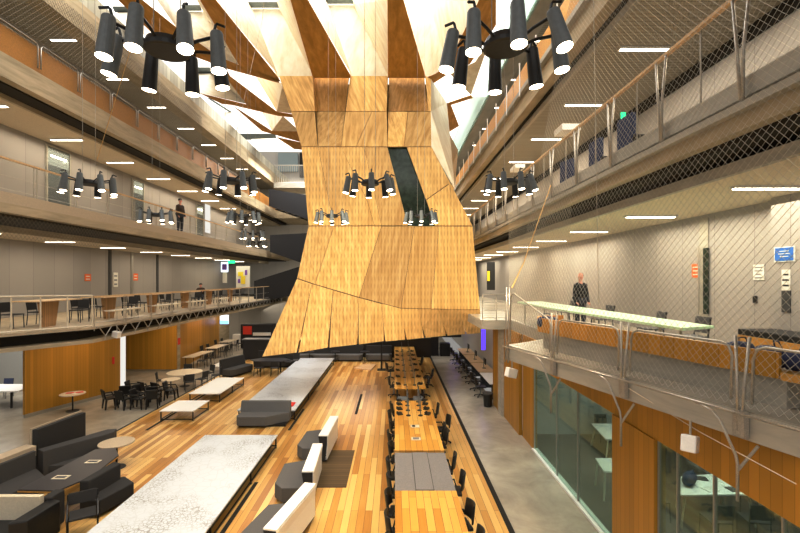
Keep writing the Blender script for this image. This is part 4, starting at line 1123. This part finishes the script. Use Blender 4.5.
for tb,ys in (('second',[15.3,15.9,16.5,17.0]),('farthest',[19.7,21.2,22.7,24.2,25.7,27.2,28.7])):
    for i,y in enumerate(ys):
        for sx,side in ((.5,'left'),(.92,'right')):
            dl.at((sx,y,.75),0 if sx<.7 else math.pi,'thin black desk lamp on the %s work table, %s side, %s from the camera'%(tb,side,ORD[i]),'thin desk lamps along the work tables')
        for sx,side in ((.2,'left'),(1.18,'right')):
            kit.at((sx,y+.15,.75),.3 if sx<.7 else -.4,'small black device on the %s work table, %s side, %s from the camera'%(tb,side,ORD[i]),'small black devices along the work tables')
# office chairs
def mk_office():
    t=thing('office_chair','x','office chair')
    MB().prism([(-.23,-.2),(-.18,-.25),(.18,-.25),(.23,-.2),(.22,.2),(-.22,.2)],.44,.50).build('seat',M['black'],t,bevel=.02)
    mb=MB(); n=8
    for k in range(n+1):
        u=-1+2*k/n; x=.22*u; y=.27-.07*u*u
        mb.v+= [(x,y-.05,.56),(x*.92,y,.92),(x*.92,y+.035,.92),(x,y-.01,.56)]
    for k in range(n):
        for j in range(4):
            a=k*4+j; b=k*4+(j+1)%4; mb.f.append((a,b,b+4,a+4))
    mb.f.append((0,1,2,3)); mb.f.append((n*4+3,n*4+2,n*4+1,n*4))
    mb.build('backrest',M['black'],t,smooth=True,bevel=.01)
    for sx in (-.26,.26): MB().tube([(sx*.85,.1,.46),(sx,.05,.62),(sx,-.15,.62)],.02,6).build('armrest',M['black'],t)
    MB().tube([(0,0,.44),(0,0,.1)],.03,8).build('stem',M['lampgrey'],t)
    mb=MB()
    for k in range(5):
        a=2*math.pi*k/5; mb.tube([(0,0,.11),(.27*math.cos(a),.27*math.sin(a),.06)],.02,5); mb.ball((.27*math.cos(a),.27*math.sin(a),.035),.034,8,5)
    mb.build('star_base',M['black'],t)
    return t
oc=Proto(mk_office)
left=[7.8,8.65,9.5,10.35,11.25,12.3,13.3,14.3,15.3,16.4]
for i,y in enumerate(left):
    oc.at((.10+.03*math.sin(i*3),y,0),math.pi/2+.15*math.sin(i*2.3),'black office chair on the left side of the near work tables, %s from the camera'%ORD[i],'black office chairs around the work tables')
for i,(x,y) in enumerate([(1.36,8.05),(1.36,9.0),(1.40,10.45),(1.36,11.6),(1.36,13.3),(1.62,14.75),(1.36,14.0),(1.38,16.2)]):
    oc.at((x,y,0),-math.pi/2+.2*math.sin(i*1.7),'black office chair on the right side of the near work tables, %s from the camera'%ORD[i],'black office chairs around the work tables')
for i,(x,y,s_) in enumerate([(.0,20.6,1),(-.2,24.2,1),(.0,27,1),(1.4,20.6,-1),(1.75,22.5,-1),(1.45,26,-1)]):
    oc.at((x,y,0),s_*math.pi/2+.3*math.sin(i),'black office chair beside the farthest work table, %s side, %s from the camera'%('left' if s_>0 else 'right',ORD[i%3]),'black office chairs around the work tables')
# equipment in the gap between the two tables
t=thing('cable_trolley','low black trolley with devices in the gap between the work tables','trolley',(.7,18.2,0))
MB().box(.1,1.3,17.6,18.8,.35,.42).build('shelf',M['black'],t,world=True,bevel=.01)
MB().box(.15,.55,17.8,18.4,.42,.6).box(.8,1.2,17.9,18.5,.42,.58).build('device',M['lampgrey'],t,world=True,bevel=.01)
for x in (.15,1.25):
    for y in (17.65,18.75): MB().tube([(x,y,0),(x,y,.7)],.02,5).build('leg',M['black'],t,world=True)

# desks along the right under the gallery
for i in range(4):
    y=20.0+2.6*i
    t=thing('wall_desk','pale desk against the right-hand ground floor wall, %s from the camera'%ORD[i],'desk',(4.75,y+1.2,0),group='desks on the right ground floor')
    MB().box(4.35,5.2,y,y+2.4,.7,.74).build('desktop',M['white' if i==0 else 'lightply'],t,world=True)
    for yy in (y+.1,y+2.3): MB().box(4.45,5.1,yy-.02,yy+.02,0,.7).build('leg',M['black'],t,world=True)
    for j in range(2):
        oc.at((4.05,y+.6+1.2*j,0),math.pi/2+.2*j,'black office chair at the %s right-hand wall desk, %s seat'%(ORD[i],['near','far'][j]),'black office chairs at the right-hand wall desks')
mon=Proto(mk_monitor)
for i in range(4): mon.at((4.85,20.9+2.6*i,.74),math.pi/2,'black monitor on the %s right-hand wall desk'%ORD[i],'monitors on the wall desks')
t=thing('waste_bin','black round waste bin on the concrete floor beside the orange doors','bin',(4.05,19.0,0))
MB().lathe([(.0,0),(.17,0),(.21,.58),(.19,.58),(.16,.05),(0,.05)],seg=18).build('bin_body',M['black'],t)
MB().lathe([(.205,.54),(.225,.54),(.225,.6),(.205,.6)],seg=18).build('rim',M['darkf2'],t)

# ------------------------------------------------------------------ booths
def booth_seat(label, cx, cy, rz, w, group, mats=('darkf2','darkf')):
    t=thing('booth_sofa',label,'sofa',(cx,cy,0),rz,group)
    MB().prism([(-w/2,-.35),(-w/2+.2,-.5),(w/2-.2,-.5),(w/2,-.35),(w/2,.2),(-w/2,.2)],.1,.43).build('seat',M[mats[0]],t,bevel=.02)
    MB().extr([(.18,.1),(.18,.42),(.28,.95),(.42,.95),(.42,.1)],'x',-w/2,w/2).build('backrest',M[mats[1]],t,bevel=.02)
    MB().box(-w/2+.1,w/2-.1,-.35,.3,0,.1).build('plinth',M['black'],t)
    return t
for i,px in enumerate([300,325,350,379]):
    Yb=29.8; booth_seat('grey booth sofa in the row under the studio, %s from the left'%ORD[i],(px-CX)*Yb/F,Yb,0,1.75,'grey booth sofas under the studio',('greyf','darkf'))
    if i: 
        xx=((px-CX)*Yb/F)-.92; o=thing('booth_table','small dark table between booth sofas under the studio, %s from the left'%ORD[i-1],'table',(xx,29.2,0),group='booth tables')
        MB().lathe([(0,.66),(.3,.66),(.3,.7),(0,.7)],seg=16).build('tabletop',M['darktop'],o); MB().tube([(0,0,.66),(0,0,.02)],.03,6).build('leg',M['black'],o)
# partition behind booths
t=thing('booth_screen','long dark low partition behind the booth sofas','partition',(-4,31,0)); MB().box(-7,2.6,30.9,31.05,0,1.35).build('panel',M['darkf'],t,world=True); MB().box(-7,2.6,30.88,31.07,1.35,1.4).build('top_rail',M['greytop'],t,world=True)
p=[(-.55,26.2)]
t=thing('dark_stand','thin dark upright stand left of the farthest work table','stand',(-.75,26.6,0))
MB().box(-.8,-.7,26.55,26.65,0,1.9).build('post',M['black'],t,world=True); MB().box(-1.0,-.5,26.4,26.8,0,.05).build('base',M['black'],t,world=True)
t=thing('storage_cabinet','dark storage cabinet at the far end right of the work tables','cabinet',(2.2,31.8,0))
MB().box(1.6,3.2,31.5,32.3,0,1.7).build('body',M['blackp'],t,world=True,bevel=.02); MB().box(3.3,4.0,31.3,32,0,.9).build('low_unit',M['black'],t,world=True,bevel=.02)
t=thing('wall_display','dark display panel with blue screen under the studio right corner','display',(3.9,34,2.0))
MB().box(2.2,5.2,34,34.1,1.0,2.6).build('panel',M['darkf'],t,world=True); MB().box(4.3,5.1,33.97,34,1.3,2.2).build('screen',M['screenp'],t,world=True)
struct('wall_back', MB().box(-9,1.6,36,36.15,0,3.0), M['wallback'])

# far hexagonal booth left
def hexbooth():
    booth_seat('dark booth sofa on the near-left side of the far booth table',-9.1,25.5,1.2,1.9,'dark booth sofas of the far booth')
    booth_seat('dark booth sofa behind the far booth table',-7.3,27.7,.05,2.6,'dark booth sofas of the far booth')
    t=thing('booth_table','dark hexagonal table inside the far booth','table',(-7.3,26.0,0))
    MB().prism([(-1.2,0),(-.7,-.55),(.7,-.55),(1.2,0),(.7,.55),(-.7,.55)],.7,.74).build('tabletop',M['darktop'],t)
    for x in (-.6,.6): MB().tube([(x,0,.7),(x,0,0)],.04,6).build('leg',M['black'],t)
hexbooth()
dk=Proto(lambda: mk_chair('darkf','black'))
for i,(x,y,rz) in enumerate([(-7.7,25.1,3.0),(-6.8,25.1,3.3),(-6.45,26.9,-.2)]):
    dk.at((x,y,0),rz,'dark chair in front of the far booth table, %s from the left'%ORD[i],'dark chairs at the far booth')
t=thing('dark_counter','dark box counter behind the far booth','counter',(-9.6,30.5,0)); MB().box(-10.3,-8.4,30,30.7,0,1.35).build('body',M['blackp'],t,world=True,bevel=.02); MB().box(-10.35,-8.35,29.95,30.75,1.35,1.4).build('counter_top',M['greytop'],t,world=True)
t=thing('kiosk','dark kiosk with red notice and white shelf near the far left stairs','kiosk',(-11.3,35,0)); MB().box(-12.2,-9.6,35,35.8,0,1.9).build('body',M['blackp'],t,world=True,bevel=.02)
MB().box(-12.0,-11.3,34.95,35,1.1,1.75).build('red_notice',M['signred'],t,world=True); MB().box(-11.2,-9.8,34.9,35,1.0,1.25).build('shelf',M['white'],t,world=True)
for i,(x,y,w,h) in enumerate([(-13.4,36.5,.6,.9),(-12.8,37.2,.9,.5),(-12.9,33.5,.0,.0)]):
    if w: tag(MB().box(x,x+w,y,y+.5,0,h).build('storage_box',M['white'],bevel=.02),'white storage box stack beyond the far round tables, %s one'%['tall','low'][i],'box')
t=thing('low_table','small pale low table beside the far booth on the concrete edge','table',(-10.1,26.3,0)); MB().box(-10.7,-9.7,25.7,27,.36,.4).build('tabletop',M['white'],t,world=True)
for x in (-10.6,-9.8):
    for y in (25.8,26.9): MB().box(x-.02,x+.02,y-.02,y+.02,0,.36).build('leg',M['black'],t,world=True)

# near left booth
t=thing('booth_table','dark angular booth table with timber edge and two flip-lid outlets','table',(-8.4,11.1,0))
hexp=[(-8.5,9.95),(-7.58,9.9),(-7.3,10.6),(-7.45,11.9),(-7.85,12.4),(-8.35,12.3)]
MB().prism(hexp,.71,.74).build('tabletop',M['darktop'],t,world=True)
MB().prism([( -7.9+(x+7.9)*1.015, 11.2+(y-11.2)*1.01) for x,y in hexp],.68,.71).build('edge_band',M['orangeflat'],t,world=True)
for x,y in ((-8.0,10.3),(-7.9,11.9)): MB().box(x-.06,x+.06,y-.06,y+.06,0,.68).build('leg',M['black'],t,world=True)
for x,y in ((-7.98,10.55),(-7.83,11.45)):
    MB().box(x-.17,x+.17,y-.10,y+.10,.74,.755).build('outlet_plate',M['cream'],t,world=True)
    MB().box(x-.12,x+.12,y-.06,y+.04,.755,.76).build('outlet_socket',M['greyf'],t,world=True)
t=thing('high_back_sofa','charcoal high-backed booth sofa with beige edge behind the angular table','sofa',(-9.9,13,0))
MB().prism([(-9.95,12.1),(-9.80,12.1),(-9.60,13.7),(-9.75,13.7)],.1,1.35).build('high_back',M['darkf'],t,world=True,bevel=.01)
MB().prism([(-10.0,12.08),(-9.95,12.08),(-9.75,13.74),(-9.80,13.74)],.1,1.39).build('beige_edge',M['beige'],t,world=True)
MB().prism([(-9.72,12.0),(-9.45,11.85),(-8.62,13.1),(-8.5,13.35),(-8.6,13.65),(-8.85,13.6)],.08,.86).build('low_back',M['darkf2'],t,world=True,bevel=.02)
MB().prism([(-9.4,11.95),(-9.0,12.0),(-8.35,12.7),(-8.45,13.2),(-8.65,13.1)],.08,.43).build('seat',M['darkf2'],t,world=True,bevel=.02)
t=thing('booth_sofa','dark booth sofa with long beige back board at the left frame edge','sofa',(-9.9,11,0))
MB().prism([(-10.25,9.9),(-9.95,9.8),(-9.6,11.8),(-9.9,11.9)],.1,.9).build('backrest',M['darkf2'],t,world=True,bevel=.02)
MB().prism([(-10.4,9.9),(-10.02,9.8),(-9.67,11.9),(-10.02,12.0)],.72,1.0).build('back_board',M['beige'],t,world=True,bevel=.01)
MB().prism([(-9.95,9.8),(-9.1,9.9),(-8.95,11.3),(-9.6,11.8)],.08,.43).build('seat',M['darkf2'],t,world=True,bevel=.02)
t=thing('booth_sofa','black leather sofa with white back board in the lower left corner','sofa',(-8.8,9.0,0))
MB().box(-10.6,-7.55,9.38,9.5,.28,.86).build('back_board',M['cream'],t,world=True,bevel=.01)
MB().box(-10.6,-7.45,8.5,9.6,.06,.36).build('seat',M['black'],t,world=True,bevel=.03)
MB().prism([(-7.55,8.6),(-7.25,8.7),(-7.2,9.5),(-7.5,9.62)],.05,.72).build('armrest',M['black'],t,world=True,bevel=.03)
MB().box(-7.62,-7.4,9.5,9.9,.05,.78).build('end_cushion',M['darkf'],t,world=True,bevel=.03)
# sled-frame chair
t=thing('sled_chair','black sled-base armchair drawn up to the angular booth table','chair',(-6.72,9.5,0),.6)
MB().box(-.24,.24,-.24,.22,.42,.46).build('seat',M['darkf'],t,bevel=.015)
MB().extr([(.22,.58),(.25,.58),(.29,.82),(.26,.82)],'x',-.26,.26).build('backrest',M['darkf'],t,bevel=.01)
for sx in (-.27,.27): MB().tube([(sx,.27,.8),(sx,.24,.44),(sx,.27,.02),(sx,-.27,.02),(sx,-.24,.44),(sx,.1,.64),(sx,.25,.66)],.017,6).build('sled_frame',M['black'],t)
t=thing('lounge_chaise','black angular lounge seat with upright back beside the near map table','sofa',(-7.1,10.7,0))
MB().prism([(-7.15,10.1),(-6.75,10.1),(-6.5,11.0),(-6.95,11.35),(-7.15,11.2)],.07,.42).build('seat',M['darkf'],t,world=True,bevel=.03)
MB().prism([(-7.3,10.2),(-7.08,10.2),(-6.95,11.2),(-7.2,11.3)],.1,.82).build('backrest',M['darkf'],t,world=True,bevel=.04)
def roundtable(label,x,y,r,z=.72,top='cream',sx=1,sy=1,group='round pale tables'):
    t=thing('round_table',label,'table',(x,y,0),0,group)
    MB().lathe([(0,z-.03),(r,z-.03),(r,z),(0,z)],seg=32,sx=sx,sy=sy).build('tabletop',M[top],t)
    MB().tube([(0,0,z-.03),(0,0,.02)],.03,8).build('column',M['black'],t)
    MB().lathe([(0,0),(.24,0),(.23,.02),(0,.02)],seg=18).build('base',M['darkf2'],t)
    return t
roundtable('round beige side table beside the charcoal high-backed sofa',-8.1,12.85,.47,.74,'beige')
roundtable('large round cream table on the concrete among black chairs',-10.75,22.6,.85,.73)
roundtable('small round cream table just before the large round one',-10.7,21.1,.42,.7)
roundtable('round pale table with red leaflets beside the first orange wall',-13.4,18.35,.46,.73)
for i,(dx,dy,m,r_) in enumerate([(-.15,.05,'signred',.3),(.12,-.05,'paper',-.4),(.18,.15,'signred',.8)]):
    o=MB().box(-.13,.13,-.09,.09,0,.01).build('leaflet',M[m]); o.location=(-13.4+dx,18.35+dy,.73+.002*i); o.rotation_euler=(0,0,r_)
    tag(o,'%s leaflet on the round table beside the first orange wall, %s one'%('red' if m=='signred' else 'white',['left-hand','middle','right-hand'][i]),'leaflet',group='leaflets on the round table')
for i,(x0,y0,x1,y1,w) in enumerate([(-12.55,26.8,-12.35,29.2,.75),(-12.6,30.2,-12.5,32.2,.8),(-12.9,33.2,-12.7,34.6,.8)]):
    t=thing('canteen_table','long pale table along the far orange walls, %s from the camera'%ORD[i],'table',((x0+x1)/2,(y0+y1)/2,0),group='long pale tables by the orange walls')
    MB().prism([(x0-w/2,y0),(x0+w/2,y0),(x1+w/2,y1),(x1-w/2,y1)],.7,.74).build('tabletop',M['cream'],t,world=True,bevel=.008)
    for x,y in ((x0-w/3,y0+.2),(x0+w/3,y0+.2),(x1-w/3,y1-.2),(x1+w/3,y1-.2)): MB().tube([(x,y,.7),(x,y,0)],.022,6).build('leg',M['black'],t,world=True)
    for k in range(4):
        y=y0+.5+.9*(k//2); sd=1 if k%2 else -1
        if i==0 and sd<0: continue
        dk.at((x0+(x1-x0)*(y-y0)/(y1-y0)+sd*.6,y,0),-sd*math.pi/2,'dark chair at the %s long pale table, %s side, %s'%(ORD[i],['left','right'][k%2],['nearer','farther'][k//2]),'dark chairs at the long pale tables')
# black moulded chairs
def mk_mould():
    t=thing('moulded_chair','x','chair')
    MB().prism([(-.24,-.22),(.24,-.22),(.22,.22),(-.22,.22)],.40,.46).build('seat',M['black'],t,bevel=.02)
    MB().extr([(.18,.44),(.24,.44),(.32,.82),(.25,.82)],'x',-.22,.22).build('backrest',M['black'],t,bevel=.02)
    for sx in (-.2,.2):
        for sy in (-.2,.18):
            MB().tube([(sx,sy,.43),(sx*1.1,sy*1.25,0)],[.045,.03],6).build('leg',M['black'],t)
    for sx in (-.25,.25): MB().tube([(sx,.24,.62),(sx,-.12,.62),(sx,-.2,.44)],.03,6).build('armrest',M['black'],t)
    return t
mc=Proto(mk_mould)
for r_,(y,xs) in enumerate([(18.75,(-12.1,-11.45,-10.85,-10.3)),(19.5,(-11.9,-11.2,-10.6,)),(20.2,(-12.0,-11.4,-10.75,-10.2))]):
    for i,x in enumerate(xs):
        mc.at((x,y+.08*math.sin(i*5+r_),0),2.4+1.1*math.sin(i*2.7+r_*1.9),'black moulded armchair, %s row of the cluster on the concrete, %s from the left'%(['nearest','middle','far'][r_],ORD[i]),'black moulded chairs clustered on the concrete')
for i,(x,y,rz) in enumerate([(-10.1,21.7,-2.6),(-9.75,22.3,-1.9),(-10.0,23.7,-.6),(-11.2,23.9,.4),(-11.6,22.0,1.9),(-9.4,23.2,-1.2)]):
    dk.at((x,y,0),rz,'dark chair around the large round cream table, %s from the camera'%ORD[i],'dark chairs around the large round table')
# room at left: table and blue seats
t=thing('meeting_table','white table in the room at the left frame edge','table',(-17.5,19.2,0)); MB().prism([(-19.5,18.6),(-15.9,18.6),(-16.2,19.9),(-19.5,19.9)],.71,.75).build('tabletop',M['white'],t,world=True)
for x in (-19.3,-16.3):
    for y in (18.75,19.75): MB().box(x-.03,x+.03,y-.03,y+.03,0,.71).build('leg',M['black'],t,world=True)
bc=Proto(lambda: mk_chair('bluef','black','blue_chair'))
for i,(x,y,rz) in enumerate([(-18.9,20.4,0),(-18.05,20.4,.1),(-18.2,18.1,3.1),(-17.1,18.0,3.2)]):
    bc.at((x,y,0),rz,'blue padded chair at the white table in the left room, %s'%['far side, left','far side, right','near side, left','near side, right'][i],'blue chairs in the left room')

# ------------------------------------------------------------------ meeting room behind the right glass
def room_table(label,pts,z=.74):
    cx_=sum(p[0] for p in pts)/4; cy_=sum(p[1] for p in pts)/4
    t=thing('meeting_table',label,'table',(cx_,cy_,0),group='white tables in the glazed rooms')
    MB().prism(pts,z-.04,z).build('tabletop',M['white'],t,world=True,bevel=.005)
    for x,y in pts:
        x2,y2=x+(cx_-x)*.15,y+(cy_-y)*.15; MB().tube([(x2,y2,z-.04),(x,y,0)],.022,6).build('leg',M['cream'],t,world=True)
    return t
room_table('white meeting table behind the near glass, with papers and a dark bag on it',[(6.33,9.7),(6.8,10.6),(8.07,10.8),(8.0,9.74)])
room_table('white table behind the far glass, upper one',[(6.3,13.1),(6.5,14.5),(7.9,14.5),(7.9,13.1)])
room_table('white table behind the far glass, lower one',[(5.2,10.9),(5.35,11.7),(6.0,11.7),(6.0,10.9)])
bag.at((6.85,10.2,.74),.8,'dark bag on the white meeting table behind the near glass','bags in the glazed room')
for i,(x,y,a) in enumerate([(7.15,9.95,.2),(7.3,10.5,-.3),(7.75,10.4,.5),(7.7,9.95,.1)]):
    o=MB().box(-.15,.15,-.11,.11,0,.015).build('laptop' if i%2 else 'paper_sheet',M['darkf' if i%2 else 'paper']); o.location=(x,y,.74); o.rotation_euler=(0,0,a)
    tag(o,'%s on the near white meeting table, %s from the glass'%('closed dark laptop' if i%2 else 'white paper pad',ORD[i]),'laptop' if i%2 else 'paper',group='items on the near meeting table')
for i,(x,y,rz) in enumerate([(6.8,9.3,3.1),(7.6,9.3,3.0),(8.4,10.2,-1.5),(6.05,10.15,1.4)]):
    dk.at((x,y,0),rz,'dark chair at the near white table behind glass, %s'%['near side, left','near side, right','at its far right end','at the short end by the glass'][i],'dark chairs in the near glazed room')
for i,(x,y,rz) in enumerate([(6.8,12.7,3.1),(7.5,12.7,3.2),(7.1,14.9,0)]):
    dk.at((x,y,0),rz,'dark chair at the upper white table behind far glass, %s'%['near side, left','near side, right','far side'][i],'dark chairs in the far glazed room')

# ------------------------------------------------------------------ lighting
def area(name,loc,rot,sx,sy,power,col=(1,1,1)):
    l=bpy.data.lights.new(name,'AREA'); l.shape='RECTANGLE'; l.size=sx; l.size_y=sy; l.energy=power; l.color=col
    o=bpy.data.objects.new(name,l); C.objects.link(o); o.location=loc; o.rotation_euler=rot; return o
# daylight over the glazed roof
area('daylight_over_roof',(-3,20,e(14.5)),(0,0,0),14,30,3200,(.95,.98,1))
area('daylight_over_roof',(-3,3,e(11.5)),(0,0,0),14,10,500,(1,.97,.92))
# gallery lamps
for x,z,s_,p_ in [(-13.6,1.5,3,75),(-13.0,5.5,2.0,75),(-13.0,9.4,2.0,45),(6.6,1.5,2.2,125),(6.2,5.5,2,120),(6.2,9.4,2,35)]:
    for y in (10,19,28,37): area('gallery_lamp',(x,y,e(z)),(0,0,0),s_,7,p_*1.3,(1,.925,.76))
for y in (18,24,30,36): area('soffit_lamp',(-12.3,y,e(-2.2)),(0,0,0),2.5,4,55,(1,.86,.66))
area('room_lamp',(7.2,9.6,ST-.1),(0,0,0),2,3,110,(1,.95,.85)); area('room_lamp',(6.8,13.0,ST-.1),(0,0,0),2,2.5,55,(1,.95,.85)); area('room_lamp',(-18,19.5,SO-.1),(0,0,0),3,4,110,(1,.95,.88))
area('under_gallery_lamp',(4.2,26,e(-2.0)),(0,0,0),1.5,12,60,(1,.9,.75))
area('under_studio_fill',(-3.5,26,2.4),(0,0,0),5,6,150,(1,.95,.88))  # added fill to brighten the far map table, no fitting here
for z,p_ in ((-2.1,160),(1.6,200),(5.6,200),(8.3,150)): area('end_gallery_fill',(-8,43.5,e(z)),(R2(25),0,0),14,4,p_,(1,.92,.78))  # added fills between the floors to lift the end wall
area('end_atrium_fill',(-8,37,e(9.5)),(0,0,0),6,6,500,(1,.97,.92))  # added fill to brighten the far end around the stairs
# spot throw from the near clusters
for (px,py,_) in clist[:6]:
    Y=F*hz/(CY-py); l=bpy.data.lights.new('cluster_spot','SPOT'); l.energy=260; l.spot_size=R2(100); l.spot_blend=.8; l.shadow_soft_size=.3; l.color=(1,.80,.55)
    o=bpy.data.objects.new('cluster_spot',l); C.objects.link(o); o.location=((px-CX)*Y/F,Y,e(hz)-.35)
# warm wash added to brighten the studio face
l=bpy.data.lights.new('studio_wash','SPOT'); l.energy=1150; l.spot_size=R2(105); l.spot_blend=.6; l.color=(1,.84,.60); l.shadow_soft_size=.5
o=bpy.data.objects.new('studio_wash',l); C.objects.link(o); o.location=(-1,10.3,e(.4)); o.rotation_euler=(Vector((-1,19,e(.6)))-o.location).to_track_quat('-Z','Y').to_euler()

w=bpy.data.worlds.new('World'); bpy.context.scene.world=w; w.use_nodes=True
nt=w.node_tree; bg=nt.nodes['Background']
tc=N(nt,'ShaderNodeTexCoord'); sx=N(nt,'ShaderNodeSeparateXYZ'); nt.links.new(tc.outputs['Generated'],sx.inputs[0])
mr=N(nt,'ShaderNodeMapRange'); mr.inputs['From Min'].default_value=.02; mr.inputs['From Max'].default_value=.35; mr.inputs['To Min'].default_value=.26; mr.inputs['To Max'].default_value=1.2
nt.links.new(sx.outputs[2],mr.inputs[0]); nt.links.new(mr.outputs[0],bg.inputs[1]); bg.inputs[0].default_value=(1,.97,.92,1)

# ------------------------------------------------------------------ camera
cam=bpy.data.cameras.new('camera'); co=bpy.data.objects.new('camera',cam); C.objects.link(co)
co.location=(0,0,E); co.rotation_euler=(math.pi/2,0,0)
cam.sensor_width=36; cam.lens=F/800*36; cam.shift_x=(400-CX)/800; cam.shift_y=(CY-266.5)/800
cam.clip_start=.05; cam.clip_end=300
sc=bpy.context.scene; sc.camera=co
sc.view_settings.view_transform='Standard'; sc.view_settings.look='None'; sc.view_settings.exposure=0.47
sc.view_settings.use_curve_mapping=True
cm=sc.view_settings.curve_mapping; cv=cm.curves[3]
cv.points.new(.22,.165); cv.points.new(.70,.755); cm.update()
sc.cycles.max_bounces=6; sc.cycles.diffuse_bounces=3; sc.cycles.glossy_bounces=3; sc.cycles.transparent_max_bounces=10; sc.cycles.sample_clamp_indirect=6
sc.cycles.use_denoising=True
